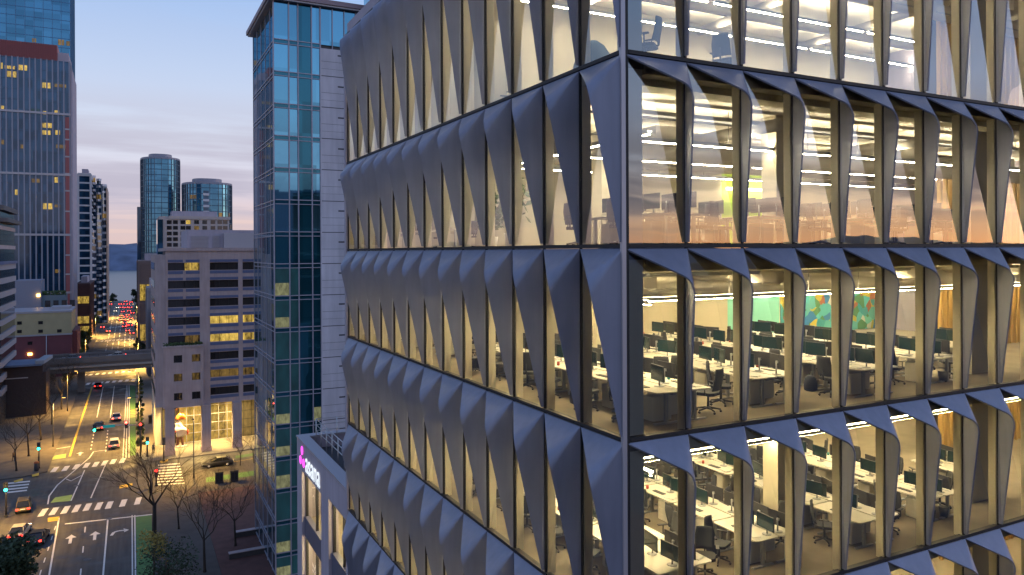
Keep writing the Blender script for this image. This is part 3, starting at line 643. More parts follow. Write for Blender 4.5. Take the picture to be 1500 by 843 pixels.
for i in range(-1,nz_):
    z1=zl0-FS*i if i>=0 else ZR-.25; z0=zl0-FS*(i+1)
    if z1<1: break
    z0=max(z0,0)
    mb=MB(); py=(35-(z0+z1)/2)/79.3*1095+370
    for j in range(4):
        a,b=xx[j],xx[j+1]; m_=[0,1,2,3][j]
        if py>395: m_=[4,4,2,6][j]
        elif py>340: m_=[6,6,2,6][j]  # panes below eye level go darker, a reflection painted into the glass
        room = (py>560 and j!=2 and int(py)//47%4!=3) or (395<py<480 and j==0)
        y_=YT+R.uniform(-.012,.012)+.15
        if j==1:
            zm=(z0+z1)/2-.2; mb.quad((a,y_,z0+.42),(b,y_,z0+.42),(b,y_,zm),(a,y_,zm),m_); mb.quad((a,y_+.03,zm),(b,y_+.03,zm),(b,y_+.03,z1),(a,y_+.03,z1),m_)
        elif room: zm=z0+.42+(z1-z0-.42)*R.uniform(.32,.5); mb.quad((a,y_,z0+.42),(b,y_,z0+.42),(b,y_,zm),(a,y_,zm),5); mb.quad((a,y_,zm),(b,y_,zm),(b,y_,z1),(a,y_,z1),m_)
        else: mb.quad((a,y_,z0+.42),(b,y_+R.uniform(-.01,.01),z0+.42),(b,y_,z1),(a,y_,z1),m_)
    tpart(mb,'window_band',mt)
    mb=MB(); mb.box((XT+.02,YT+.12,z0),(XS,YT+.2,z0+.42)); tpart(mb,'spandrel',M['tw_dark'])
    mb=MB(); mb.box((XT-.0,YT+.03,z0+.40),(XS,YT+.14,z0+.50)); mb.box((XT-.0,YT+.03,z0-.04),(XS,YT+.14,z0+.04)); 
    mb.box((XT+.09,YT+.03,z0+.40),(XT+.14,YT2,z0+.50)); mb.box((XT+.09,YT+.03,z0-.04),(XT+.14,YT2,z0+.04)); tpart(mb,'floor_trim',M['tw_frame'])
    mb=MB(); ny=5
    for j in range(ny):
        a=YT+.15+(YT2-YT-.15)*j/ny; b=YT+.15+(YT2-YT-.15)*(j+1)/ny; x_=XT+.15+R.uniform(-.01,.01)
        mb.quad((x_,b,z0),(x_,a,z0),(x_,a,z1),(x_,b,z1),R.choice([0,0,2]))
    tpart(mb,'side_window_band',[M['tw_blue'],M['tw_blue'],M['tw_dark']])
    if i<0:
        mb=MB(); mb.quad((XS,YT+.15,z0+.42),(XQ,YT+.15,z0+.42),(XQ,YT+.15,z1),(XS,YT+.15,z1)); tpart(mb,'window_band',M['tw_blue'])
        mb=MB()
        for j in range(8): mb.box((XS+1.3*j,YT+.02,z0),(XS+1.3*j+.09,YT+.16,z1))
        tpart(mb,'mullion',M['tw_frame'])
mb=MB(); mb.box((XS+.003,YT-.02,0),(XQ,YT+.34,zl0)); tpart(mb,'stone_flank',M['stone'])
mb=MB()
for i in range(nz_):
    z=zl0-FS*(i+1)
    if z<1: break
    mb.box((XS+.1,YT-.028,z+.38),(XQ,YT-.021,z+.46)); mb.box((XS+.1,YT-.027,z+2.0),(XQ,YT-.021,z+2.03)); mb.box((XS+.1,YT-.027,z+1.2),(XQ,YT-.021,z+1.22)); mb.box((XS+1.9,YT-.027,z+2.7),(XQ,YT-.021,z+2.86))
tpart(mb,'stone_joint',M['joint'])
for x_ in xx[:-1]+[XS]:
    mb=MB(); mb.box((x_-.06,YT+.01,0),(x_+.06,YT+.16,ZR)); tpart(mb,'mullion',M['tw_frame'])
for j in range(1,6):
    y_=YT+(YT2-YT)*j/5; mb=MB(); mb.box((XT+.10,y_-.06,0),(XT+.16,y_+.06,ZR)); tpart(mb,'mullion',M['tw_frame'])
mb=MB(); mb.prism([(XT-.62,YT-.62),(XQ,YT-.62),(XQ,YT2+.5),(XT-.62,YT2+.5)],ZR,ZR+.5); tpart(mb,'roof',mat('mauve_roof_edge',(.30,.22,.24),.6))
mb=MB(); mb.box((XT-.45,YT-.45,ZR-.18),(XQ,YT2+.3,ZR-.002)); tpart(mb,'roof_soffit',M['trim'])
# projecting bay of the same tower further right
x3=at(546,30,Y=YT-2.5).x
mb=MB(); mb.box((x3,YT-2.5,0),(XQ+4,YT+.9,ZR+9)); tpart(mb,'projecting_bay',M['tw_blue'])
mb=MB()
mb.box((x3-.12,YT-2.62,0),(x3+.14,YT-2.3,ZR+9))
for k in range(-2,8): mb.box((x3+.14,YT-2.56,ZR-1.2-FS*k),(XQ+4,YT-2.44,ZR-1.0-FS*k))
for k in range(5): mb.box((x3+1.4*k+1.2,YT-2.56,0),(x3+1.4*k+1.3,YT-2.44,ZR+9))
tpart(mb,'bay_frame',M['tw_frame'])
# ---------------------------------------------------------------- pink concrete office block
YC=G(247,666).y; XC0=at(243,520,Y=YC).x; XC1=XC0+24; YC2=YC+26
ZC=at(300,368,Y=YC).z
cb_=thing('concrete_office_block','pink concrete office block with blue-grey bands, some lit windows and tall ground-floor columns','office building',(XC0,YC,0))
def cpart(mb,name,mats,**k):
    mb.v=[(p[0]-XC0,p[1]-YC,p[2]) for p in mb.v]; return mb.build(name,mats,cb_,**k)
def ZP(py,px=300): return at(px,py,Y=YC).z
def XPX(px): return at(px,520,Y=YC).x
zf0=ZP(592)                                                         # top of the open ground floor
mb=MB(); mb.box((XC0+.6,YC+.6,zf0),(XC1,YC2,ZC)); cpart(mb,'inner_wall',M['steel'])
WZ=[(ZP(396),ZP(385)),(ZP(422),ZP(411)),(ZP(449),ZP(438)),(ZP(475),ZP(464)),(ZP(501.5),ZP(490.5)),(ZP(528),ZP(517)),(ZP(554),ZP(543)),(ZP(580),ZP(569))]
xL0,xL1,xP1,xR1,xR2=XPX(246.5),XPX(293),XPX(308),XPX(349.5),XPX(356)
edges=[ZC]
for (a,b) in WZ: edges+= [b,a]
edges.append(zf0)
for i in range(0,len(edges),2):                                     # solid bands between the window strips
    zt_,zb_=edges[i],edges[i+1]
    xa=XC0 if i<10 else xP1-1.2
    mb=MB(); mb.box((xa,YC,zb_),(XC1,YC+.6,zt_)); cpart(mb,'spandrel_band',M['conc'])
    mb=MB()
    hs=(zt_-zb_)
    for (xa,xb) in ((xL0,xL0+(xL1-xL0)*.47),(xL0+(xL1-xL0)*.56,xL1),(xP1,xR1),(xR2,XC1-1)):
        if i>=10 and xa<xP1: continue
        if i>0: mb.box((xa,YC-.06,zt_-.62),(xb,YC-.002,zt_-.10))
        if 0<i<len(edges)-2 or i==0: mb.box((xa,YC-.06,zb_+.10),(xb,YC-.002,zb_+.55))
    cpart(mb,'blue_band',M['bluestripe'])
lit={(0,1):'litwarm',(3,2):'litwarm',(3,3):'litwarm',(4,1):'litdim',(4,2):'litwarm',(4,3):'litwarm',(6,2):'litdim',(6,3):'litdim',(1,2):'darkwin'}
for k,(a,b) in enumerate(WZ):
    sp_=((xL0,xL0+(xL1-xL0)*.52),(xL0+(xL1-xL0)*.52,xL1),(xP1,xR1),(xR2,XC1-1))
    for j,(xa,xb) in enumerate(sp_):
        if k>=5 and j<2: continue
        f=MB(); f.quad((xa,YC+.28,a),(xb,YC+.28,a),(xb,YC+.28,b),(xa,YC+.28,b)); f=cpart(f,'window',M[lit.get((k,j),'darkwin')])
        mb=MB(); n=max(2,int((xb-xa)/1.3))
        for q in range(n+1): x_=xa+(xb-xa)*q/n; mb.box((x_-.035-XC0,.2,a),(x_+.035-XC0,.28,b))
        mb.build('frame',M['black'],f)
    for xa,xb in ((XC0,xL0),(xL1,xP1),(xR1,xR2),(XC1-1,XC1)):
        if k>=5 and xb<=xL0+.1: continue
        if k>=5 and xa==xL1: xa=xP1-1.2
        mb=MB(); mb.box((xa,YC+.003,a),(xb,YC+.58,b)); cpart(mb,'pier',M['conc'])
# projecting lower left part with square windows and a planted terrace
ZT5=ZP(506); yq=YC-1.3; xq0,xq1=XC0-.5,XPX(297)
wsq=[(at(p0,520,Y=yq).x,at(p1,520,Y=yq).x) for p0,p1 in ((254.5,267),(281,293.5))]
rows_=[(at(275,531,Y=yq).z,at(275,520,Y=yq).z),(at(275,558,Y=yq).z,at(275,547,Y=yq).z),(at(275,586,Y=yq).z,at(275,575,Y=yq).z)]
zz=[ZT5]+[v for a,b in rows_ for v in (b,a)]+[zf0]
for i in range(0,len(zz),2):
    mb=MB(); mb.box((xq0,yq,zz[i+1]),(xq1,YC-.003,zz[i])); cpart(mb,'lower_wall',M['conc'])
for k,(a,b) in enumerate(rows_):
    mb=MB(); mb.box((xq0,yq+.002,a),(wsq[0][0],YC-.003,b)); mb.box((wsq[0][1],yq+.002,a),(wsq[1][0],YC-.003,b)); mb.box((wsq[1][1],yq+.002,a),(xq1,YC-.003,b)); cpart(mb,'lower_wall',M['conc'])
    for j,(xa,xb) in enumerate(wsq):
        f=MB(); f.quad((xa,yq+.45,a),(xb,yq+.45,a),(xb,yq+.45,b),(xa,yq+.45,b)); f=cpart(f,'window',M['litdim' if (k,j) in ((0,1),(1,0),(1,1)) else 'darkwin'])
        mb=MB(); mb.box((xa-XC0,yq+.36-YC,a),(xa+.09-XC0,yq+.44-YC,b)); mb.box((xb-.09-XC0,yq+.36-YC,a),(xb-XC0,yq+.44-YC,b)); mb.box(((xa+xb)/2-.04-XC0,yq+.36-YC,a),((xa+xb)/2+.04-XC0,yq+.44-YC,b)); mb.build('frame',M['black'],f)
mb=MB(); mb.box((xq0-.15,yq-.15,ZT5),(xq1,YC-.07,ZT5+.28)); cpart(mb,'terrace_edge',M['conc'])
mb=MB()
for i in range(260):
    c=Vector((R.uniform(xq0+.1,xq1-.2),yq+R.uniform(.1,1.0),ZT5+.3+R.uniform(0,.5))); u=Vector((R.gauss(0,1),R.gauss(0,1),R.gauss(0,1))).normalized()*.17; w=u.orthogonal(); mb.poly([c-u,c+w*.5,c+u,c-w*.5])
cpart(mb,'terrace_hedge',M['leaf'],kind='stuff')
# chamfered street corner, roof, penthouse
mb=MB(); mb.prism([(XC0-1.6,YC+1.4),(XC0-.02,YC+.1),(XC0-.02,YC2),(XC0-1.6,YC2)],zf0,ZC-.6); cpart(mb,'chamfered_corner',M['conc'])
mb=MB()
for (a,b) in WZ: mb.box((XC0-1.66,YC+3,a),(XC0-1.605,YC2-2,b))
cpart(mb,'side_window_strip',M['darkwin'])
mb=MB(); mb.box((XC0-.25,YC-.25,ZC),(XC1,YC2,ZC+.55)); cpart(mb,'cornice',M['conc'])
yp=YC+6; zp0=ZC+.55; zp1=at(300,337,Y=yp).z; xp0=at(274,350,Y=yp).x
mb=MB(); mb.box((xp0,yp,zp0),(XC1,YC2-3,zp1)); cpart(mb,'penthouse',M['lav'])
xa,xb=at(280,350,Y=yp).x,at(305,350,Y=yp).x
for xa,xb in ((xa,xb),(at(312,350,Y=yp).x,at(321,350,Y=yp).x)):
    mb=MB(); z0_,z1_=zp0+.15,at(300,345,Y=yp).z; n=9
    for i in range(n): z_=z0_+(z1_-z0_)*i/n; mb.box((xa,yp-.12,z_),(xb,yp-.01,z_+(z1_-z0_)/n*.55))
    cpart(mb,'louvre',M['trim'])
x5=at(328,350,Y=yp-.8).x; mb=MB(); mb.prism([(x5,yp-.9),(x5+12,yp-1.6),(x5+12,yp-.02),(x5,yp-.02)],zp0,at(340,342,Y=yp).z); cpart(mb,'penthouse_screen',M['trim'])
# open ground floor: columns, lobby glazing, ceiling lights
for px in (248,301,346):
    x_=XPX(px); mb=MB(); mb.box((x_-.75,YC-1.2,.13),(x_+.75,YC+.5,zf0)); mb.box((x_-.85,YC-1.3,.13),(x_+.85,YC+.6,.9)); cpart(mb,'column',M['conc'])
yl=YC+7
for j,(pa,pb,mm) in enumerate(((238,252,'litdim'),(252,262,'darkwin'),(262,295,'lobby'),(295,345,'lobby'),(345,380,'litdim'))):
    xa,xb=at(pa,630,Y=yl).x,at(pb,630,Y=yl).x
    f=MB(); f.quad((xa,yl,.13),(xb,yl,.13),(xb,yl,zf0),(xa,yl,zf0)); f=cpart(f,'lobby_glazing',M[mm])
    mb=MB(); n=max(2,int((xb-xa)/1.2))
    for q in range(n+1): x_=xa+(xb-xa)*q/n; mb.box((x_-.04-XC0,6.9,.13),(x_+.04-XC0,6.99,zf0))
    for q in range(5): mb.box((xa-XC0,6.9,.13+(zf0-.13)*q/5),(xb-XC0,6.98,.2+(zf0-.13)*q/5))
    mb.build('frame',M['trim'] if mm=='lobby' else M['black'],f)
mb=MB(); mb.box((XC0-1.5,YC+.61,zf0-.05),(XC1,YC2,zf0-.003)); cpart(mb,'loggia_ceiling',M['cream'])
mb=MB(); mb.box((XC0-1.5,yl+.2,0),(XC1,YC2,zf0-.06)); cpart(mb,'inner_wall',M['cream'])
for k,(x_,y_) in enumerate(((XC0+2,YC+3.6),(XC0+5.5,YC+3.6),(XC0+9,YC+3.6),(XC0+12.5,YC+3.6))):
    mb=MB(); mb.box((x_-.5,y_-.5,zf0-.13),(x_+.5,y_+.5,zf0-.052)); d=cpart(mb,'downlight',M['amber_e'])
    ld=bpy.data.lights.new('downlight_lamp','SPOT'); ld.energy=11000; ld.color=(1,.66,.22); ld.spot_size=2.6; ld.spot_blend=.6; ld.shadow_soft_size=.4
    lo=bpy.data.objects.new('downlight_lamp',ld); COL.objects.link(lo); lo.parent=d; lo.location=(x_-XC0,y_-YC,zf0-.2)
# ---------------------------------------------------------------- generic far buildings
def block(name,label,cat,px0,px1,py_top,Y,depth,wall,glassm,floor=3.4,bay=2.4,band=.5,fin=0.0,fin_mat=None,z0=0,band_mat=None,group=None,frame_side=True,litm=None,nlit=0,roofbox=True):
    a=at(px0,400,Y=Y).x; b=at(px1,400,Y=Y).x; zt_=at((px0+px1)/2,py_top,Y=Y).z
    t=thing(name,label,cat,(a,Y,0),0,group); w=b-a
    mb=MB(); mb.box((0,0,z0),(w,depth,zt_)); mb.build('glazing',glassm,t)
    mb=MB(); z=zt_-band
    while z>z0:
        mb.box((-.12,-.12,z),(w+.12,depth+.12,z+band)); z-=floor
    mb.build('floor_band',band_mat or wall,t)
    mb=MB(); n=max(1,round(w/bay)); fw=fin or .25
    for i in range(n+1): x_=w*i/n; mb.box((x_-fw/2,-.3,z0),(x_+fw/2,-.005,zt_+.2))
    m_=max(1,round(depth/bay))
    for i in range(1,m_+1):
        y_=depth*i/m_
        for x_ in (0,w): 
            s_=-1 if x_==0 else 1; mb.box((x_+s_*.005,y_-fw/2,z0),(x_+s_*.3,y_+fw/2,zt_+.2))
    mb.build('facade_fin',fin_mat or wall,t)
    for i in range(nlit):
        fl=R.randint(1,max(2,int((zt_-z0)/floor)-1)); bx=R.randint(0,max(0,n-2)); k=R.choice([1,1,2])
        x0_=w*bx/n+fw/2+.05; x1_=w*min(n,bx+k)/n-.1; z_=zt_-floor*fl-.05-band; 
        if z_-floor+band*2<z0+1: continue
        mb=MB(); mb.box((x0_,-.10,z_-floor+band*2+.2),(x1_,-.01,z_+band-.1)); mb.build('lit_window',litm or M['litwarm'],t)
    if roofbox:
        mb=MB(); mb.box((-.2,-.2,zt_),(w+.2,depth+.2,zt_+.7)); mb.build('roof',wall,t)
        mb=MB(); mb.box((w*.25,depth*.25,zt_+.7),(w*.75,depth*.75,zt_+3.2)); mb.build('roof_plant',M['lav'],t)
    return t,a,b,zt_
M['navy']=facade_glass('navy_office_glass',(.022,.075,.15),.5,cell=(1.4,1.4,3.5),rough=.07)
M['fin']=mat('pale_fin',(.27,.28,.34),.5,.3)
M['maroon']=mat('maroon_cladding',(.30,.09,.09),.6,noise=.1)
M['sky_glass']=facade_glass('sky_mirror_glass',(.08,.23,.36),.9,cell=(3,3,3.6),dark=.75,rough=.05)
# dark finned tower on the left
YLT=300.0
t,a,b,zt_=block('finned_tower','tall dark navy tower with pale vertical fins and maroon crown, scattered lit windows','tower',-70,103,83,YLT,24,M['fin'],M['navy'],floor=3.5,bay=1.62,band=.35,fin=.42,fin_mat=M['fin'],band_mat=M['navy'],litm=lit_window('tower_lit',(1,.60,.18),1.0,.8),nlit=0,roofbox=False)
w=b-a
def onf(px,py): q=at(px,py,Y=YLT); return q.x-a,q.z
for (px0,px1,py0,py1,mm) in ((7,22,96,102,0),(26,40,95,104,0),(8,24,104,114,0),(0,4,92,101,0),(62,74,121,130,0),(80,97,123,129,1),(44,58,159,168,2),(63,69,163,168,0),(80,87,162,168,0),(60,76,180,188,0),(60,74,191,198,0),(81,88,191,198,0),(0,6,155,163,0),(30,36,212,218,1),(80,86,260,268,0),(82,96,212,218,1),(22,27,278,286,0),(63,77,298,307,0),(80,88,300,304,1),(81,88,395,400,1),(0,6,205,212,1),(46,58,262,268,1)):
    x0_,z1_=onf(px0,py0); x1_,z0_=onf(px1,py1); mb=MB(); mb.box((x0_,-.16,z0_),(x1_,-.02,z1_)); mb.build('lit_window',[M['litwarm'],M['litdim'],M['tw_teal']][mm],t)
for py in (165,255,344,430):
    z_=onf(50,py)[1]; mb=MB(); mb.box((-.3,-.5,z_-.35),(w+.3,-.01,z_+.35)); mb.build('belt_course',M['trim'],t)
xs0=onf(96.5,350)[0]; zs1=onf(96,172)[1]
mb=MB(); mb.box((xs0,-.36,0),(w-.1,-.3-.004,zs1)); mb.build('corner_recess',M['maroon'],t)
for py in (190,205,230,255,280,310,345,374,402): 
    mb=MB(); z_=onf(98,py)[1]; mb.box((xs0-.1,-.45,z_-.25),(w,-.37,z_+.25)); mb.build('recess_rail',M['trim'],t)
mb=MB(); mb.box((w+.31,-.2,0),(w+.9,24,zt_-3)); mb.build('side_wall',M['lav'],t)
zc=at(50,63,Y=YLT).z; xc1=onf(84,80)[0]
mb=MB(); mb.box((0,.2,zt_),(xc1,16,zc)); 
n=60
for i in range(n): mb.box((xc1*i/n,-.1,zt_),(xc1*i/n+.25,.2,zc))
mb.build('crown',M['maroon'],t)
mb=MB(); mb.prism([(xc1+.05,.3),(w-.2,.3),(w-.2,16),(xc1+.05,16)],zt_,zt_+3.0); mb.build('crown_step',M['lav'],t)
# brighter blue tower behind it
t,a,b,zt_=block('blue_tower','bright blue glass tower rising behind the maroon-crowned dark tower','tower',-60,104.5,-60,345.0,26,M['tw_frame'],M['sky_glass'],floor=3.6,bay=3.0,band=.22,fin=.16,fin_mat=mat('blue_mullion',(.10,.22,.36),.4,.4),band_mat=mat('blue_band',(.08,.20,.36),.4,.4))
for (px0,px1,py0,py1) in ((85,94,59,66),(97,103,61,67),(47,53,57,62)):
    p0=at(px0,py1,Y=345); p1=at(px1,py0,Y=345); mb=MB(); mb.box((p0.x-a,-.15,p0.z),(p1.x-a,-.02,p1.z)); mb.build('lit_window',M['litdim'],t)
# white ribbed tower and its staggered neighbour
M['wrib']=mat('white_rib',(.62,.62,.66),.6); M['glint']=mat('warm_glint',(.55,.42,.34),.35,.5)
block('ribbed_tower','slim tower with white horizontal ribs and a dark left edge, left of the street end','tower',115,133.5,256,400.0,26,M['wrib'],M['navy'],floor=3.5,bay=30,band=.75,fin=.9,litm=M['litwarm'],nlit=0)
Y=425.0; x0_=at(133,400,Y=Y).x; ztw=at(145,262,Y=Y).z; ztw2=at(152,270,Y=Y).z
t=thing('staggered_tower','narrow pale tower of twisting staggered bays beside the white ribbed tower','tower',(x0_,Y,0))
n=3; wtot=at(157.5,400,Y=Y).x-x0_; cw=wtot/n
mb=MB(); mb.box((.1,.8,0),(wtot-.1,30,ztw2)); mb.build('glazing',M['navy'],t)
for i in range(n):
    top_=[ztw+1.5,ztw,ztw2][i]; fl=0
    mb=MB(); z=top_; k=0
    while z>1:
        sh=1.1*math.sin(k*.42+i*2.1); c=cw*(i+.5)
        mb.prism([(c-cw*.48,.79),(c-cw*.1+sh*cw*.2,-.7-.5*math.sin(k*.42+i)),(c+cw*.48,.79)],z-1.1,z,0)
        if k%1==0: mb.prism([(c-cw*.40,.785),(c-cw*.1+sh*cw*.2,-.45-.4*math.sin(k*.42+i)),(c+cw*.40,.785)],z-3.4,z-1.1,1 if (k*7+i*3)%17 else 2)
        z-=3.4; k+=1
    mb.build('bay_stack',[M['wrib'],M['navy'],M['litdim']],t)
mb=MB(); mb.box((wtot-.4,-.4,0),(wtot+.2,30,ztw2-2)); mb.build('side_wall',M['glint'],t)  # warm colour paints a glint of light down this side
# curved glass tower on the right of the street end
def curved(name,label,px0,px1,py_top,Y,depth,step=0,rad=.45):
    a=at(px0,330,Y=Y).x; b=at(px1,330,Y=Y).x; zt_=at((px0+px1)/2,py_top,Y=Y).z; w=b-a
    t=thing(name,label,'tower',(a,Y,0)); cx_=w*.5; n=36
    pl=[(cx_+w*.5*math.copysign(abs(math.cos(2*PI*k/n))**.62,math.cos(2*PI*k/n)), depth*.5+depth*.5*math.copysign(abs(math.sin(2*PI*k/n))**.85,math.sin(2*PI*k/n))) for k in range(n)]
    mb=MB(); mb.prism(pl,0,zt_); mb.build('glazing',M['sky_glass'],t)
    def scl(f): return [(cx_+(x-cx_)*f,depth*.5+(y-depth*.5)*f) for x,y in pl]
    mb=MB(); z=3.5
    while z<zt_-1: mb.prism(scl(1.012),z,z+.45); z+=3.5
    mb.build('floor_band',mat('steel_blue_band',(.07,.15,.22),.4,.5),t)
    mb=MB()
    for k in range(n):
        x,y=scl(1.013)[k]; mb.box((x-.16,y-.16,0),(x+.16,y+.16,zt_+.5))
    mb.build('mullion',mat('dark_mullion',(.10,.13,.17),.4,.4),t)
    mb=MB(); mb.prism(scl(1.02),zt_,zt_+1.2); mb.build('roof',M['fin'],t)
    mb=MB(); mb.prism(scl(.6),zt_+1.2,zt_+4); mb.build('roof_plant',M['fin'],t)
    return t,a,w,zt_,pl
t,a,w,zt_,pl=curved('curved_tower','tallest curved blue glass tower right of the water gap, with a column of balconies',207,266,233,520.0,34)
mb=MB(); xb_=at(219,330,Y=520).x-a; z=6
mb.box((xb_-.2,-.8+4,0),(xb_+2.6,6.5,zt_-6)); mb.build('balcony_recess',M['navy'],t)
mb=MB()
while z<zt_-8: mb.box((xb_-.3,1.6,z),(xb_+2.7,6,z+1.5)); z+=3.5
mb.build('balcony',M['wrib'],t)
mb=MB(); mb.box((-2.2,10,0),(-.02,26,zt_-30)); mb.build('side_wing',M['navy'],t)
t,a,w,zt_,pl=curved('broad_curved_tower','shorter broad curved blue glass tower behind the beige apartment block',270,344,270,480.0,34)
mb=MB(); xb_=at(298,330,Y=480).x-a; z=6; mb.box((xb_,-.4,0),(xb_+3,6,zt_-4)); mb.build('balcony_recess',M['navy'],t)
mb=MB()
while z<zt_-6: mb.box((xb_-.2,-1.4,z),(xb_+3.2,3,z+1.4)); z+=3.5
mb.build('balcony',M['wrib'],t)
for k in range(14):
    q=MB(); i=R.randint(3,14); z=3.5*R.randint(8,19)+.6; p0,p1=pl[36-i],pl[36-i-1]; f=1.008
    P0=((p0[0]-w/2)*f+w/2,(p0[1]-17)*f+17); P1=((p1[0]-w/2)*f+w/2,(p1[1]-17)*f+17)
    q.quad((P0[0],P0[1],z),(P1[0],P1[1],z),(P1[0],P1[1],z+2.4),(P0[0],P0[1],z+2.4)); q.build('lit_window',M['litdim'],t)
# beige apartments
M['beige']=mat('beige_render',(.44,.38,.36),.8,noise=.06,scale=.3)
YB2=262.0; a=at(233,340,Y=YB2).x; b=at(336,340,Y=YB2).x; zt_=at(285,318,Y=YB2).z; w=b-a
t=thing('apartment_block','beige apartment block with small windows standing behind the concrete office roof','apartment block',(a,YB2,0))
mb=MB(); mb.box((0,0,0),(w,18,zt_)); mb.build('wall',M['beige'],t)
mb=MB(); mb.box((w*.14,-.3,zt_-.8),(w+.3,18,zt_+.2)); mb.build('parapet',M['beige'],t)
x1_=at(253,340,Y=YB2).x-a; mb=MB(); mb.box((x1_,4,zt_+.2),(at(320,340,Y=YB2).x-a,14,at(285,309,Y=YB2).z)); mb.build('penthouse',M['lav'],t)
for r_ in range(6):
    for c,px in enumerate((248,257,268,276,288,300,312,322,330)):
        x_=at(px,340,Y=YB2).x-a; z1_=at(px,323+r_*8.3,Y=YB2).z; f=MB(); f.box((x_-.7,-.06,z1_-1.2),(x_+.7,-.01,z1_)); f.build('window',M[{(0,3):'litwarm',(5,0):'litwarm',(1,4):'litdim'}.get((r_,c),'darkwin')],t)
mb=MB(); mb.box((-.5,-.5,0),(at(238.5,340,Y=YB2).x-a,8,zt_-1)); mb.build('corner_glazing',M['sky_glass'],t)
# right side of the far street
YBR=292.0
t,a,b,zt_=block('brown_block','plain brown-grey building on the right kerb below the curved tower','building',203.5,243,385,YBR,40,mat('brown_render',(.20,.155,.15),.85,noise=.1),mat('brown_wall',(.17,.13,.125),.85,noise=.1),floor=7,bay=9,band=.6,fin=.5,litm=M['litwarm'],nlit=3)
block('narrow_grey_block','narrow grey building with blue-glass top box at the right kerb','building',216,231.5,425,236.0,12,mat('grey_render',(.26,.25,.27),.8,noise=.08),mat('grey_wall',(.22,.21,.23),.8,noise=.08),floor=6,bay=3.4,band=.3,fin=.35)
t,a,b,zt_=block('lit_corner_shop','low brown shop building with glowing windows beyond the bridge, right kerb','shop',229,246,470,225.0,14,mat('dark_brown',(.12,.085,.075),.85,noise=.1),mat('brown_shop_wall',(.11,.08,.07),.85),floor=4,bay=3,band=.8,fin=.4,litm=M['litwarm'],nlit=5)
# left side of the far street
block('dark_red_block','dark red-brown building at the foot of the white ribbed tower','building',112,131,418,345.0,40,mat('red_brown',(.085,.045,.045),.85,noise=.1),mat('red_brown_wall',(.08,.04,.04),.85,noise=.1),floor=4,bay=4,band=.5,fin=.4,litm=M['litwarm'],nlit=4)
block('dim_kerb_block','dim grey building with lit shopfront on the left kerb near the street end','building',131,150,432,440.0,40,mat('dim_grey',(.10,.09,.10),.85,noise=.1),M['darkwin'],floor=4,bay=5,band=.6,fin=.5,litm=M['litwarm'],nlit=5)
# yellow and maroon building
YY=247.0; a=at(22,490,Y=YY).x-3; b=at(105,490,Y=YY).x; zt_=at(60,459,Y=YY).z; zm=at(60,492,Y=YY).z
t=thing('two_tone_building','windowless-looking low building, cream above and maroon below, left of the street','building',(a,YY,0)); w=b-a
mb=MB(); mb.box((0,0,zm),(w,18,zt_)); mb.build('upper_wall',mat('cream_yellow',(.42,.35,.20),.85,noise=.08,scale=.4),t)
mb=MB(); mb.box((0,0.02,0),(w,18,zm)); mb.build('lower_wall',mat('maroon_wall',(.17,.055,.065),.85,noise=.1,scale=.4),t)
mb=MB(); mb.box((-.1,-.12,zm-.1),(w+.1,18.1,zm+.35)); mb.box((-.1,-.12,zt_),(w+.1,18.1,zt_+.5)); mb.build('string_course',M['trim'],t)
mb=MB(); mb.box((w+.02,2,0),(w+1.3,18,zm+.8)); mb.build('side_wall',mat('maroon_side',(.15,.05,.055),.85),t)
for px,py in ((28.5,473.5),(59.5,473),(28.5,486),(59.5,485.5),(87,485),(44,503)):
    p=at(px,py,Y=YY); f=MB(); f.box((p.x-a-.55,-.05,p.z-.45),(p.x-a+.55,-.01,p.z+.45)); f.build('window',M['darkwin'],t)
p=at(44,519,Y=YY); f=MB(); f.box((p.x-a-.5,-.3,p.z-.3),(p.x-a+.5,-.02,p.z+.3)); f.build('wall_lamp',M['amber_e'],t)
mb=MB(); mb.tube([(at(68,500,Y=YY).x-a,-.1,1),(at(68,500,Y=YY).x-a,-.1,zm)],.12,8); mb.build('downpipe',M['trim'],t)
p0=at(75,459,Y=YY+5); p1=at(103,449,Y=YY+5); mb=MB(); mb.box((p0.x-a,5,zt_),(p1.x-a,12,p1.z)); mb.build('roof_plant',M['trim'],t)
YG=272.0; a=at(22,430,Y=YG).x; b=at(60,430,Y=YG).x; zt_=at(40,411,Y=YG).z; c=at(95,430,Y=YG).x; zs=at(80,433,Y=YG).z
t=thing('grey_box_building','blank grey box building with planted terrace behind the cream and maroon one','building',(a,YG,0))
mb=MB(); mb.box((0,0,0),(b-a,12,zt_)); mb.build('tall_block',mat('blue_grey_render',(.22,.23,.29),.85,noise=.06),t)
mb=MB(); mb.box((b-a+.02,1,0),(c-a,12,zs)); mb.build('low_block',mat('slate_render',(.11,.16,.20),.8),t)
mb=MB()
for i in range(4): mb.box((b-a+1+i*2.2,.9,zs-3.6),(b-a+2.4+i*2.2,.98,zs-1.6))
mb.build('window',M['darkwin'],t)
mb=MB()
for i in range(300):
    q=Vector((b-a+R.uniform(.2,6.5),R.uniform(1.2,3),zs+R.uniform(0,1.3))); u=Vector((R.gauss(0,1),R.gauss(0,1),R.gauss(0,1))).normalized()*.3; v_=u.orthogonal(); mb.poly([q-u,q+v_*.6,q+u,q-v_*.6])
mb.build('terrace_hedge',M['leaf'],t,kind='stuff')
p=at(56,433,Y=YG-.5); f=MB(); f.box((p.x-a-.4,-.4,p.z-.4),(p.x-a+.4,-.02,p.z+.4)); f.build('wall_lamp',M['amber_e'],t)
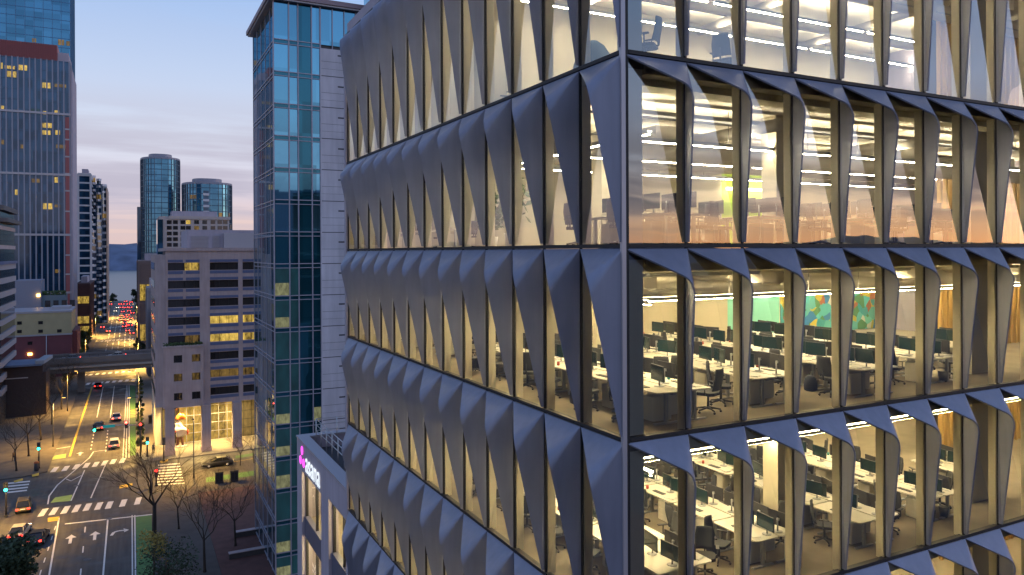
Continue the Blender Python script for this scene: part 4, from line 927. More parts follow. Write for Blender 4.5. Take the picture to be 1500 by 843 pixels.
# near left building with rounded corner and banded windows
g=G(21.5,624); yn=g.y; xr=at(24,500,Y=yn+24).x; zt_=at(10,300,X=None,Y=yn).z
t=thing('banded_corner_building','tall building at the left picture edge with rounded corner, white bands and dark windows','building',(xr,yn,0))
def rc(x1,r,y0,dx): return [(-dx,y0),(x1-r,y0)]+[(x1-r+r*math.sin(i*PI/12),y0+r-r*math.cos(i*PI/12)) for i in range(1,7)]+[(x1,y0+24),(-dx,y0+24)]
zl=at(10,388,Y=yn).z
mb=MB(); mb.prism(rc(-.3,2.2,.3,16),0,zt_-1); mb.build('glazing',M['darkwin'],t)
z=zl; k=0
while z>6:
    mb=MB(); mb.prism(rc(0,2.4,0,16.2),z-1.15,z); mb.build('white_band',mat('grey_band',(.30,.28,.30),.8,noise=.15) if z==zl else bpy.data.materials['grey_band'],t); z-=2.85
mb=MB(); mb.prism(rc(.35,2.6,-.35,16.4),zl,zl+.6); mb.build('ledge',M['bluestripe'],t)
mb=MB()
for (z0_,z1_) in ((zl+3.2,zl+4.0),(zl+7.2,zl+8.0)): mb.prism(rc(-.1,2.3,.1,16.1),z0_,z1_)
mb.build('upper_band',M['conc'],t)
for i in range(5):
    f=MB(); x_=-1.9-i*2.1; f.box((x_-.45,.2,zl+.7),(x_+.45,.29,zt_-2)); f.build('lit_window',mat('amber_window',(.1,.05,.02),.4,emit=(1,.45,.12),estr=.75) if i==0 else M['litdim'],t)
mb=MB()
for i in range(5): x_=-.9-i*2.1; mb.box((x_-.25,.0,zl+.6),(x_+.25,.3,zt_-1))
mb.build('pier',M['bluestripe'],t)
mb=MB(); mb.prism(rc(.5,2.6,-.6,16.5),zt_-1,zt_); mb.prism(rc(1.1,2.6,.6,15),zt_-3.4,zt_-2.6); mb.build('eave',mat('dark_eave',(.05,.05,.06),.6),t)
mb=MB(); mb.prism(rc(-.2,2.3,.2,16.1),0,6); mb.build('base_storey',mat('dark_base',(.03,.03,.035),.5),t)
# dark low building with blue roof
YD=190.0; a=at(19,540,Y=YD).x-4; b=at(70,540,Y=YD+8).x; zr=at(50,536,Y=YD).z
t=thing('blue_roofed_hall','low dark hall with flat blue-grey roof behind the bare left trees','building',(a,YD,0)); w=b-a
mb=MB(); mb.box((.3,.3,0),(w-.3,9,zr)); mb.build('wall',mat('dark_brick',(.05,.035,.035),.9,noise=.15),t)
mb=MB(); mb.prism([(-.2,-.6),(w-.5,-.6),(w+.4,9),(-.2,9)],zr,zr+.4); mb.build('roof',mat('blue_roof_sheet',(.13,.18,.28),.6,.1,noise=.12,scale=.4),t)
mb=MB(); mb.prism([(w-1.6,-.7),(w+.1,-.7),(w+.9,9),(w-.7,9)],zr+.4,zr+1.1); mb.build('roof_ridge',mat('pale_roof_edge',(.26,.29,.34),.5),t)
mb=MB(); mb.box((1,.2,zr-2.6),(w-3,.29,zr-2.4)); mb.build('ledge',M['trim'],t)
mb=MB(); mb.box((w-.28,.5,0),(w+.3,9,zr-1.5)); mb.build('side_wall',mat('red_side',(.06,.04,.035),.9),t)
# ---------------------------------------------------------------- ground, water, hills
Z1,Z2=.004,.010
YQ=596.0
def sheet(name,pts,m,z=0.0,kind='structure'):
    mb=MB(); p=[(q[0],q[1]) for q in pts]
    ar=sum(p[i][0]*p[(i+1)%len(p)][1]-p[(i+1)%len(p)][0]*p[i][1] for i in range(len(p)))
    if ar<0: p=p[::-1]
    mb.poly([(x,y,z) for x,y in p]); return mb.build(name,m,None,kind=kind)
sheet('ground',[(-3000,-3000),(3000,-3000),(3000,YQ),(-3000,YQ)],M['ground'])
mw=mat('bay_water',(.03,.04,.055),.33); 
sheet('water',[(-4000,YQ),(4000,YQ),(4000,5200),(-4000,5200)],mw,-2.5)
mb=MB(); mb.box((-3000,YQ-.01,-3),(3000,YQ+.5,.3)); mb.build('quay',M['walk'],kind='structure')
def ridge(name,pts,hs,depth):
    mb=MB(); n=len(pts); v=[];f=[]
    for i,((x,y),h) in enumerate(zip(pts,hs)):
        dx,dy=Vector((x,y)).normalized()
        for k,(q,hh) in enumerate(((0,-3),(.18,h*.45),(.45,h*.85),(.7,h),(1.2,h*.6),(2,-3))):
            j=1+.10*math.sin(i*1.7+k*2.3)
            v.append((x+dx*q*depth,y+dy*q*depth,hh*j if hh>0 else hh))
    for i in range(n-1):
        for k in range(5): f.append((i*6+k,(i+1)*6+k,(i+1)*6+k+1,i*6+k+1))
    mb.add(v,f,0,True); mb.build(name,mat('hazy_blue_hill',(.10,.13,.20),.95,noise=.35,scale=.03),kind='structure')  # bluish tone puts distance haze into the hill colour
pts=[];hs=[]
for i in range(90):
    x=-1500+i*34; pts.append((x,1800+30*math.sin(i*.5))); px_=x
    hs.append(46+9*math.sin(i*.31+1)+5*math.sin(i*.9)+3*math.sin(i*2.1)+R.uniform(-1.5,1.5))
ridge('hills',pts,hs,330)
pts=[];hs=[]
for i in range(70):
    a=math.radians(5+i*2.4); pts.append((2200*math.sin(a),-2200*math.cos(a))); hs.append(58+18*math.sin(i*.7)+8*math.sin(i*1.9)+R.uniform(-3,3))
ridge('hills_inland',pts,hs,400)
# main street as one strip of asphalt, kerb points traced on the ground
def kerbs(z=0):
    Lk=[(-15.5,-60),(-15.5,G(30,760).y),(-15.5,119),(-12.0,121),(-12.0,137.5),(G(70,690).x,140.5),(G(118,565).x,G(118,565).y),(G(143,492).x,G(143,492).y),(G(158,470).x,G(158,470).y),(G(168,441).x,G(168,441).y)]
    Rk=[(3.0,-60),(3.0,G(223,760).y),(3.0,119),(2.6,139),(G(199.5,664).x,G(199.5,664).y),(G(199,561).x,G(199,561).y),(G(199.5,500).x,G(199.5,500).y),(G(198.5,470).x,G(198.5,470).y),(G(196.5,441).x,G(196.5,441).y)]
    return Lk,Rk
Lk,Rk=kerbs()
sheet('road',Lk+Rk[::-1],M['asphalt'],Z1)
CY0,CY1=121.0,138.6
sheet('cross_street',[(2.7,CY0),(160,CY0),(160,CY1),(2.7,CY1)],M['asphalt'],Z1)
sheet('cross_street_left',[(-160,CY0),(-12,CY0),(-12,CY1),(-160,CY1)],M['asphalt'],Z1)
def slab(name,pts,m,h=.13):
    mb=MB(); mb.prism([(p[0],p[1]) for p in pts],0,h); return mb.build(name,m,None,kind='structure')
g1=[p for p in Rk if p[1]>139.5]
slab('pavement_right',[(3.6,CY1+.6),(2.4,CY1+1.8)]+[(x,y) for x,y in g1]+[(60,g1[-1][1]),(60,CY1+.6)],M['walk'])
g2=[p for p in Lk if p[1]>140]
slab('pavement_left',[(-14.5,CY1+.5),(-12.6,CY1+1.4)]+[(x,y) for x,y in g2]+[(-60,g2[-1][1]),(-60,CY1+.5)],mat('shaded_left_pavement',(.085,.072,.06),.9,noise=.25,scale=.7))  # paving colour darkened to stand for shade under the left trees
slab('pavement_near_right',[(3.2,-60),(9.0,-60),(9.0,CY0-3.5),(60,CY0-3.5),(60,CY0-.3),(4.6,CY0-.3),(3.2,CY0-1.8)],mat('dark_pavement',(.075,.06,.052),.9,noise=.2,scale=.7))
slab('plaza',[(9.02,-60),(60,-60),(60,CY0-3.52),(9.02,CY0-3.52)],M['brick'],.132)
slab('pavement_near_left',[(-15.6,-60),(-15.6,CY0-2),(-17.4,CY0-.3),(-60,CY0-.3),(-60,-60)],M['walk'])
# ---------------------------------------------------------------- painted markings
def quadpx(mb,pts,z=Z2): mb.poly([tuple(Vector((G(*p).x,G(*p).y,z))) for p in pts])
def linepx(mb,pts,w=.16,z=Z2):
    P=[Vector((G(*p).x,G(*p).y,0)) for p in pts]
    for a,b in zip(P,P[1:]):
        d=(b-a).normalized(); n=Vector((-d.y,d.x,0))*w/2; mb.poly([tuple(q+Vector((0,0,z))) for q in (a-n,b-n,b+n,a+n)])
def dashpx(mb,a,b,w=.15,L_=3.0,gap=6.0,z=Z2):
    A=Vector((G(*a).x,G(*a).y,0));B=Vector((G(*b).x,G(*b).y,0)); d=(B-A); n=int(d.length/(L_+gap)); u=d.normalized(); q=Vector((-u.y,u.x,0))*w/2
    for i in range(n+1):
        s=A+u*(i*(L_+gap)); e=s+u*min(L_,(B-s).length); mb.poly([tuple(p+Vector((0,0,z))) for p in (s-q,e-q,e+q,s+q)])
def mark(name,mb,m): return mb.build(name,m,None,kind='structure')
def bars(name,xs,ya,yb,w):
    mb=MB()
    for (x,y) in xs:
        g=G(x,y); mb.poly([(g.x-w/2-.25,g.y-ya,Z2),(g.x+w/2-.25,g.y-ya,Z2),(g.x+w/2+.1,g.y+yb,Z2),(g.x-w/2+.1,g.y+yb,Z2)])
    return mark(name,mb,M['white'])
bars('crosswalk_near',[(64,751),(80,749),(97,747),(113,745),(129,743),(145.5,741.5),(161,740),(181.5,737),(203,734)],1.6,1.6,.72)
bars('crosswalk_far',[(81,688),(97,686.5),(112.5,684),(127.5,682),(141,680.5),(154,678.5),(166.5,676.5),(180,675)],1.5,1.5,.75)
bars('crosswalk_bridge',[(120+9.5*i,563.5-.85*i) for i in range(9)],1.7,1.7,.85)
bars('crosswalk_under_bridge',[(124+9.5*i,550-.85*i) for i in range(9)],1.5,1.5,.8)
bars('crosswalk_distant',[(150+5.6*i,500-.4*i) for i in range(10)],1.9,1.9,.8)
bars('crosswalk_more_distant',[(162+4.2*i,480-.3*i) for i in range(10)],2.0,2.0,.85)
mb=MB()
for i in range(4): quadpx(mb,[(7+2*i*0,708+4.4*i),(44-i*1.5,704.5+4.4*i),(44-i*1.5,706.3+4.4*i),(7,710+4.4*i)])
mark('crosswalk_left',mb,M['white'])
mb=MB()
for i in range(8): y=681+4.1*i; quadpx(mb,[(232-i*.7,y),(263+i,y-2.4),(263+i,y-.7),(232-i*.7,y+1.7)])
mark('crosswalk_right',mb,M['white'])
mb=MB()
linepx(mb,[(95,768),(223,754)],.35)
linepx(mb,[(86.5,759),(72,843),(50,960)],.18); linepx(mb,[(158,761),(151,843),(140,960)],.18)
for x0_,x1_ in ((193.5,194),(197.5,198.5)): linepx(mb,[(x0_,755),(x1_,843),(x1_+1,960)],.14)
dashpx(mb,(125,772),(112,900),.14,2.2,5)
linepx(mb,[(70,739),(72,727),(84,711),(131,671),(137,662)],.18); linepx(mb,[(104,734),(124,689)],.16); linepx(mb,[(133,730),(154,682)],.16)
linepx(mb,[(97,702),(104,705),(119,697)],.14)
linepx(mb,[(142,612),(151,567)],.16); linepx(mb,[(161.5,612),(167.5,566)],.16)
dashpx(mb,(133,659),(138,633),.18,1.2,1.6); dashpx(mb,(155,662),(158,630),.18,1.2,1.6)
for a_,b_ in (((180,673),(185.5,565)),((184.5,672),(187.5,565)),((189,671),(189.5,565))): linepx(mb,[a_,b_],.13)
dashpx(mb,(58,843),(84,764),.12,1.5,2.2)
for a_,b_ in (((160,535),(176,445)),((170,533),(181,445)),((181,530),(186,445)),((190,528),(191,445)),((150,538),(168,452))): dashpx(mb,a_,b_,.22,9,5)
linepx(mb,[(137,662),(152,660),(175,657)],.22)
# turn arrows
def arrow(mb,px,py,L_=3.2,w=.34,bend=0):
    g=G(px,py); x,y=g.x,g.y
    mb.poly([(x-w/2,y-L_/2,Z2),(x+w/2,y-L_/2,Z2),(x+w/2,y+L_*.1,Z2),(x-w/2,y+L_*.1,Z2)]); mb.poly([(x-w*1.8,y+L_*.1,Z2),(x+w*1.8,y+L_*.1,Z2),(x,y+L_*.5,Z2)])
arrow(mb,103.5,790); arrow(mb,139,785); arrow(mb,117.5,665,2.4)
linepx(mb,[(163,785),(167,780),(174,778),(184,777)],.34); quadpx(mb,[(181,774.5),(189,776.5),(182,780)])
linepx(mb,[(82,658),(103,654.5)],.25)
# faint ring of tyre-polished paint in the middle of the crossing
mark('lane_markings',mb,M['white'])
mb=MB(); linepx(mb,[(102,669),(111,640),(135,567)],.34); linepx(mb,[(112,562),(122,540)],.2); linepx(mb,[(300,684),(372,672)],.14)
for q in ([(20,705),(33,701),(34,704),(21,708)],[(47,697),(57,694),(57,698),(47,700)],[(175,712),(194,708),(194,712),(175,716)],[(234,677),(246,674),(246,677),(234,680)],[(70,759),(87,757),(86,763),(70,765)]): quadpx(mb,q,.137 if q[0][1]<702 else Z2)
mark('yellow_markings',mb,M['yellow'])
mb=MB(); quadpx(mb,[(199,757),(222,754),(224,843),(200.5,843)],.008); quadpx(mb,[(200.5,843),(224,843),(230,1000),(202,1000)],.008); quadpx(mb,[(190.5,668),(199,667),(198.5,612),(190.7,612)],.008)
quadpx(mb,[(190.7,600),(198.5,600),(198.3,565),(190,565)],.008); quadpx(mb,[(302,700),(372,690),(372,697),(302,707)],.008); quadpx(mb,[(345,668),(372,664),(372,668),(345,672)],.008)
mark('green_lane',mb,M['green'])
mb=MB(); quadpx(mb,[(74,737),(81,729),(106,725),(103,734)],.008); quadpx(mb,[(74,674),(80,668),(97,665),(96,671)],.008)
for i in range(5): quadpx(mb,[(190.7,601+2.4*i),(198.4,600.5+2.4*i),(198.4,601.7+2.4*i),(190.7,602.2+2.4*i)],.012)
mark('lime_box',mb,M['ltgreen'])
for i,(px,py) in enumerate(((112,712),(150,700),(128,820),(152,590),(160,760),(88,700))):
    g=G(px,py); mb=MB(); mb.lathe([(.42,0),(.42,.006),(.38,.008)],n=16); mb.build('manhole_cover',M['steel'],None,(g.x,g.y,Z1+.001),label=['round manhole cover in the middle of the crossing, left','round manhole cover in the middle of the crossing, right','round manhole cover between the arrows at the bottom edge','round manhole cover in the lane beyond the signal arm','round manhole cover on the stop line of the right lane','round manhole cover beside the lime box'][i],cat='manhole cover')
# ---------------------------------------------------------------- elevated roadway
YBG=214.0
pL=at(76,527,Y=YBG); pR=at(231,516,Y=YBG)
zt_=(at(76,527,Y=YBG).z+pR.z)/2; zb_=(at(96,549,Y=YBG).z+at(229,536.5,Y=YBG).z)/2
t=thing('elevated_road','grey concrete elevated roadway crossing over the street','bridge',(pL.x-2,YBG,0)); wd=46
M['bconc']=mat('bridge_concrete',(.16,.145,.14),.85,noise=.15,scale=.4)
mb=MB(); mb.prism([(0,0),(wd,0),(wd,9),(0,9)],zb_+1.4,zt_-1.0); mb.build('deck',M['bconc'],t)
mb=MB(); mb.box((0,-.35,zt_-1.5),(wd,-.003,zt_)); mb.box((0,9.003,zt_-1.5),(wd,9.35,zt_)); mb.build('parapet',M['bconc'],t)
mb=MB(); mb.box((0,.25,zb_),(wd,1.2,zb_+1.395)); mb.box((0,7.8,zb_),(wd,8.7,zb_+1.395)); mb.build('girder',M['bconc'],t)
mb=MB(); mb.box((0,-.36,zb_+1.1),(wd,.24,zb_+1.6)) ; mb.build('ledge',mat('pale_concrete',(.30,.28,.26),.8),t)
mb=MB(); mb.tube([(0,-.2,zt_+.55),(wd,-.2,zt_+.55)],.06,6); 
for i in range(24): mb.tube([(i*2,-.2,zt_),(i*2,-.2,zt_+.55)],.05,5)
mb.build('hand_rail',M['steel'],t)
for x_,y_ in ((1.5,4.5),(8.0,4.5),(wd-20,4.5)):
    mb=MB(); mb.prism([(x_-.8,y_-1.2),(x_+.8,y_-1.2),(x_+.8,y_+1.2),(x_-.8,y_+1.2)],0,zb_-.003); mb.build('pier',M['bconc'],t)
# ---------------------------------------------------------------- vehicles
def car_paint(n,c): return mat(n,c,.28,.3)
tyre_m=mat('tyre_rubber',(.015,.015,.015),.8)
glass_car=mat('car_glass',(.01,.012,.016),.08)
def make_car(name,label,cat,paint,L_=4.5,Wd=1.8,Hh=1.46,kind='sedan',tail='red_e',head=None,group=None,loc=(0,0,0),rz=0):
    t=thing(name,label,cat,loc,rz,group); hw=Wd/2; h=L_/2
    suv=kind!='sedan'
    st=[(-h,.50,.62,.86),(-h+.12,.34,.80,.95),(-h+.5,.27,.93 if not suv else .98,1.0),(-.1*h,.26,.95 if not suv else 1.0,1.0),(.42*h,.26,.93 if not suv else .98,1.0),(.8*h,.28,.80 if not suv else .88,.97),(h-.1,.32,.66,.92),(h,.42,.56,.84)]
    mb=MB(); v=[];f=[]
    for (y,zb,zt,wf) in st:
        w=hw*wf; v+=[(-w*.9,y,zb),(-w,y,zb+.12),(-w,y,zb+(zt-zb)*.65),(-w*.88,y,zt),(w*.88,y,zt),(w,y,zb+(zt-zb)*.65),(w,y,zb+.12),(w*.9,y,zb)]
    n=len(st)
    for i in range(n-1):
        for k in range(8): f.append((i*8+k,i*8+(k+1)%8,(i+1)*8+(k+1)%8,(i+1)*8+k))
    f=[q[::-1] for q in f]; f.append(tuple(range(8))); f.append(tuple(range((n-1)*8,n*8))[::-1]); mb.add(v,[q for q in f],0,True); mb.build('body',paint,t)
    zb=.92 if not suv else .97
    r0,r1=(-h+(.45 if not suv else .15),.44*h); q0,q1=(-h+(1.15 if not suv else .5),.05*h)
    mb=MB(); mb.add([(-hw*.88,r0,zb),(hw*.88,r0,zb),(hw*.88,r1,zb),(-hw*.88,r1,zb),(-hw*.70,q0,Hh-.05),(hw*.70,q0,Hh-.05),(hw*.70,q1,Hh-.05),(-hw*.70,q1,Hh-.05)],[(0,3,2,1),(4,5,6,7),(0,1,5,4),(1,2,6,5),(2,3,7,6),(3,0,4,7)]); mb.build('cabin_glass',glass_car,t)
    mb=MB(); mb.prism([(-hw*.71,q0-.06),(hw*.71,q0-.06),(hw*.71,q1+.06),(-hw*.71,q1+.06)],Hh-.05,Hh)
    for sx in (-1,1):
        for (ya,yb_) in ((r0,q0),(r1,q1)): mb.tube([(sx*hw*.885,ya,zb),(sx*hw*.705,yb_,Hh-.03)],.045,5)
        ym=(q0+q1)/2-.1; mb.tube([(sx*hw*.885,ym,zb),(sx*hw*.71,ym,Hh-.03)],.045,5)
    mb.build('roof',paint,t)
    for sx in (-1,1):
        for y in (-h*.58,h*.60):
            mb=MB(); mb.tube([(sx*(hw-.2),y,.32),(sx*(hw+.01),y,.32)],.32,14); w_=mb.build('wheel',tyre_m,t); mb=MB(); mb.tube([(sx*(hw+.012),y,.32),(sx*(hw+.03),y,.32)],.19,10); mb.build('rim',M['alu'],w_)
        mb=MB(); mb.box((sx*hw*.55,-h-.01,.64),(sx*hw*.88,-h+.12,.80)); mb.build('tail_light',M[tail],t)
        mb=MB(); mb.box((sx*hw*.50,h-.16,.56),(sx*hw*.82,h+.012,.68)); mb.build('headlight',M['white_e'] if head else M['alu'],t)
    mb=MB(); mb.box((-.26,-h-.015,.66),(.26,-h+.02,.78)); mb.build('number_plate',M['paper'],t)
    if suv:
        mb=MB(); mb.box((-hw*.62,q0+.1,Hh+.003),(-hw*.58,q1,Hh+.06)); mb.box((hw*.62,q0+.1,Hh+.003),(hw*.58,q1,Hh+.06)); mb.build('roof_rail',M['alu'],t)
    return t
def gp(px,py): g=G(px,py); return (g.x,g.y,Z1)
P_red=car_paint('red_paint',(.30,.02,.02)); P_white=car_paint('white_paint',(.30,.29,.28)); P_black=car_paint('black_paint',(.015,.016,.02)); P_grey=car_paint('grey_paint',(.14,.14,.15)); P_tan=car_paint('tan_paint',(.15,.12,.07)); P_slv=car_paint('silver_paint',(.36,.36,.37))
make_car('parked_car','red sedan with lit tail lights beyond the far crosswalk, just before the bridge','car',P_red,loc=gp(143.5,568),tail='red_e')
make_car('moving_car','silver-grey car with lit tail lights nearest the far crosswalk, middle lane','car',P_slv,loc=gp(167.5,655),kind='suv',Hh=1.6)
make_car('moving_car','dark car without glare in the left lane under the signal arm','car',P_black,loc=gp(145,629),rz=-.03)
brk=make_car('moving_car','white car braking with bright red lights beyond the signal arm, right lane','car',P_white,loc=gp(170.5,615),tail='red_far')
make_car('queued_car','tan van-like car at the head of the left queue beside the crosswalk','car',P_tan,loc=gp(35,747),kind='suv',Hh=1.75,rz=.05)
make_car('queued_car','pale yellow-lit sedan second in the left queue, behind the tan car','car',P_white,loc=gp(29,785),rz=-.12,head=True)
t=make_car('queued_car','dark car stopped at the yellow box on the left, nearest the camera','car',P_black,loc=gp(56,793),rz=-.12,Hh=1.42)
make_car('parked_car','black sedan parked along the cross street in front of the plaza','car',P_black,loc=gp(319,683),rz=PI/2+.0,L_=4.8,tail='alu',group=None)
# queue of far cars
fg='cars with red lights far down the street'
spots=[(182,470),(187,463),(180,458),(185,452),(188,447),(180,447),(191,478),(182,480),(176,447),(186,470.5),(189,457),(184,443),(178,464),(192,468),(187,486),(193,490),(184,466),(191,452),(178,452),(192,444),(183,475),(177,470),(188,478),(194,460)]
for i,(x,y) in enumerate(spots):
    if i==0: far=make_car('distant_car','',  'car',P_grey,tail='red_far',loc=gp(x,y),group=fg); c=far
    else: c=dup(far,gp(x,y),0)
order=sorted(range(len(spots)),key=lambda i:-spots[i][1])
def NTH(i): return ORD[i] if i<len(ORD) else ['seventeenth','eighteenth','nineteenth','twentieth','twenty-first','twenty-second','twenty-third','twenty-fourth','twenty-fifth'][i-len(ORD)]
roots=[o for o in S.objects if o.name.split('.')[0]=='distant_car']; roots.sort(key=lambda o:o.location.y)
for i,o in enumerate(roots): o['label']=f'small far car with red lights in the right lanes, {NTH(i)} nearest beyond the bridge'
onc=make_car('oncoming_car','small far car with white headlights in the left lanes, nearer of two','car',P_white,head=True,loc=gp(172,452),rz=PI)
dup(onc,gp(169,457),PI,'small far car with white headlights beside the left kerb, beyond the bridge')
lk=make_car('kerbside_car','pale car with one red light waiting at the left kerb beyond the bridge','car',P_white,tail='red_far',loc=gp(158,487),rz=.1)
dup(lk,gp(150,481),0,'pale car further left at the kerb beyond the bridge, red lights on')
dup(lk,gp(162,447),0,'pale far car at the left kerb almost at the water')
dup(brk,(at(170,520,Y=YBG+3).x,YBG+2.4,zt_-.99),PI/2,'white car crossing the elevated roadway, its right half over the street')
dup(far,(at(103,525,Y=YBG+3).x,YBG+2.4,zt_-.99),PI/2,'dark car with red lights at the left end of the elevated roadway')
# ---------------------------------------------------------------- lamps and signals
LG='street lamps along both kerbs'
def lamp_me(hh=8.5):
    pole=MB(); pole.tube([(0,0,0),(0,0,.8),(0,0,hh)],[.14,.10,.06],8); pole.tube([(0,0,hh-.3),(.5,0,hh+.15),(1.5,0,hh+.25)],[.055,.05,.04],6)
    hd=MB(); hd.box((1.3,-.14,hh+.2),(2.0,.14,hh+.34)); dn=MB(); dn.box((1.42,-.11,hh+.17),(1.95,.11,hh+.198))
    return pole.mesh('pole',M['steel']),hd.mesh('lamp_head',M['steel']),dn.mesh('lamp_lens',M['amber_e'])
LM=lamp_me()
lamp_data=bpy.data.lights.new('street_lamp_light','SPOT'); lamp_data.energy=21000; lamp_data.color=(1,.56,.12); lamp_data.spot_size=math.radians(150); lamp_data.spot_blend=.7; lamp_data.shadow_soft_size=.25
far_data=lamp_data.copy(); far_data.energy=52000
def lamp(x,y,rz,label,z=.13):
    t=thing('street_lamp',label,'street lamp',(x,y,z),rz,LG); link('pole',LM[0],t); h=link('lamp_head',LM[1],t); link('lamp_lens',LM[2],h)
    lo=bpy.data.objects.new('street_lamp_light',far_data if y>205 else lamp_data); COL.objects.link(lo); lo.parent=h; lo.location=(1.68,0,8.5+.1)
    return t
def rx(y): 
    p=[q for q in Rk]; 
    for a,b in zip(p,p[1:]):
        if a[1]<=y<=b[1]: return a[0]+(b[0]-a[0])*(y-a[1])/(b[1]-a[1])
def lx(y):
    for a,b in zip(Lk,Lk[1:]):
        if a[1]<=y<=b[1]: return a[0]+(b[0]-a[0])*(y-a[1])/(b[1]-a[1])
g=G(284,702); lamp(g.x,g.y,PI/2,'tall grey street lamp in front of the lit lobby corner')
for y,s,lb in ((152,1,'street lamp on the right kerb just past the crosswalk'),(186,1,'street lamp on the right kerb shortly before the bridge'),(252,1,'street lamp on the right kerb first beyond the bridge'),(330,1,'street lamp on the right kerb by the brown block'),(430,1,'street lamp on the right kerb near the street end'),
             (158,-1,'street lamp among the bare trees on the left kerb'),(192,-1,'street lamp on the left kerb beside the bridge'),(270,-1,'street lamp on the left kerb first beyond the bridge'),(360,-1,'street lamp on the left kerb below the ribbed tower'),(460,-1,'street lamp on the left kerb close to the water')):
    x=rx(y)+.6 if s>0 else lx(y)-.6
    lamp(x,y,PI if s>0 else 0,lb)
lamp(-16.3,112,0,'street lamp on the left corner behind the queued cars')
def signal(px,py,label,hh=3.6,lens='green_e',facing=0,arm=None,extra=()):
    g=G(px,py,.13); t=thing('traffic_light',label,'traffic light',(g.x,g.y,.13),0)
    mb=MB(); mb.tube([(0,0,0),(0,0,hh)],[.12,.09],8); mb.box((-.2,-.2,0),(.2,.2,.25)); mb.build('pole',M['steel'],t)
    def head(x,z,lm,slot=None):
        slot={'red_e':0,'red_far':0,'amber_e':1}.get(lm,2) if slot is None else slot
        mb=MB(); mb.box((x-.24,-.35,z-.6),(x+.24,-.05,z+.6)); hd=mb.build('signal_head',M['plastic'],t)
        for k in range(3):
            zz=z+.38-.38*k; mb=MB(); mb.tube([(x,-.43 if k==slot else -.38,zz),(x,-.352,zz)],.20 if k==slot else .15,12); mb.build('lens',M[lm] if k==slot else M['steel'],hd)
    head(0,hh-.6,lens)
    if arm:
        L_,z=arm; mb=MB(); mb.tube([(0,0,z),(-L_*.5,0,z+.35),(-L_,0,z+.45)],[.10,.08,.05],7); mb.build('mast_arm',M['alu'],t)
        for (f,lm) in extra:
            if lm=='sign': mb=MB(); mb.box((-L_*f-.9,-.12,z+.1),(-L_*f+.9,-.07,z+.55)); mb.build('street_name_plate',mat('teal_plate',(.02,.25,.24),.5,emit=(.02,.5,.48),estr=.25),t)
            else: head(-L_*f,z+.35,lm)
    return t
signal(57,686,'traffic light showing green on the left corner with white plate below',4.2)
signal(9,757,'traffic light showing green by the dark tree at the left edge',4.6)
signal(206,671,'traffic signal with long arm over the right lanes, red and green lenses',6.0,'red_e',arm=(7.2,5.6),extra=((.95,'green_e'),(.66,'sign'),(.30,'red_far')))
signal(240,676,'dark traffic light at the crosswalk in front of the first lobby column',4.0,'steel')
signal(216,669,'small traffic light showing green beside the slender dark street trees',3.4)
signal(229,712,'small signal with red lens at the edge of the right crosswalk',2.6,'red_e')
g=G(48,690,.13)
# bollards / bins / small street furniture
g=G(53.5,690,.13); t=thing('litter_bin','dark litter bin with orange top below the left green signal','bin',(g.x,g.y,.13)); mb=MB(); mb.lathe([(.3,0),(.34,.1),(.34,1.2),(.3,1.25)],n=12); mb.build('body',M['plastic'],t); mb=MB(); mb.lathe([(.36,1.25),(.36,1.4),(.15,1.55)],n=12); mb.build('lid',mat('orange_lid',(.5,.13,.02),.5),t)
for i,(px,py,lb) in enumerate(((249,664,'black bollard-like post sign beside the first lobby column'),)):
    g=G(px,py,.13); t=thing('post_sign',lb,'sign',(g.x,g.y,.13)); mb=MB(); mb.tube([(0,0,0),(0,0,2.4)],.05,6); mb.build('pole',M['steel'],t); mb=MB(); mb.box((-.3,-.06,1.2),(.3,-.03,2.4)); mb.build('panel',M['plastic'],t)
for i,(px,py,lb) in enumerate(((321,707,'dark utility box at the left of a pair on the plaza kerb'),(343,705,'dark utility box at the right of a pair on the plaza kerb'),(222,620,'dark kiosk box on the pavement behind the slender trees'))):
    g=G(px,py,.13); t=thing('utility_box',lb,'utility box',(g.x,g.y,.13)); mb=MB(); mb.box((-.55,-.4,.1),(.55,.4,1.55)); mb.build('body',M['steel'],t); mb=MB(); mb.box((-.6,-.45,0),(.6,.45,.1)); mb.box((-.6,-.45,1.55),(.6,.45,1.65)); mb.build('cap',M['plastic'],t); mb=MB(); mb.box((-.45,-.42,.3),(-.02,-.402,1.4)); mb.box((.02,-.42,.3),(.45,-.402,1.4)); mb.build('door',M['black'],t)
# sculpture on the lit forecourt
g=G(264,655,.13); t=thing('sculpture','tall white twisted sculpture with orange cap on the lit lobby forecourt','sculpture',(g.x,g.y+.3,.13))
mb=MB(); mb.lathe([(1.1,0),(1.1,.18),(.95,.25)],n=16); mb.build('pedestal',M['conc'],t)
mb=MB()
for s in (-1,1): mb.tube([(s*.45,0,.25),(s*.35,.05,1.0),(s*.25,0,1.9)],[.22,.26,.32],10)
mb.build('base',mat('brown_bronze',(.14,.06,.04),.5),t)
mb=MB()
v=[];n=18
for i in range(15):
    z=1.8+i*.22; r=.55+.38*math.sin(i*.32)+.1*math.sin(i*1.3)
    for k in range(n): a=2*PI*k/n; rr=r*(1+.16*math.cos(3*a+i*.35)); v.append((rr*math.cos(a)+.2*math.sin(i*.4),rr*.8*math.sin(a),z))
mb.add(v,[(i*n+k,i*n+(k+1)%n,(i+1)*n+(k+1)%n,(i+1)*n+k) for i in range(14) for k in range(n)]+[tuple(range(n))[::-1],tuple(range(14*n,15*n))],0,True); mb.build('figure',mat('white_enamel',(.7,.68,.66),.35),t)
mb=MB(); v=[]
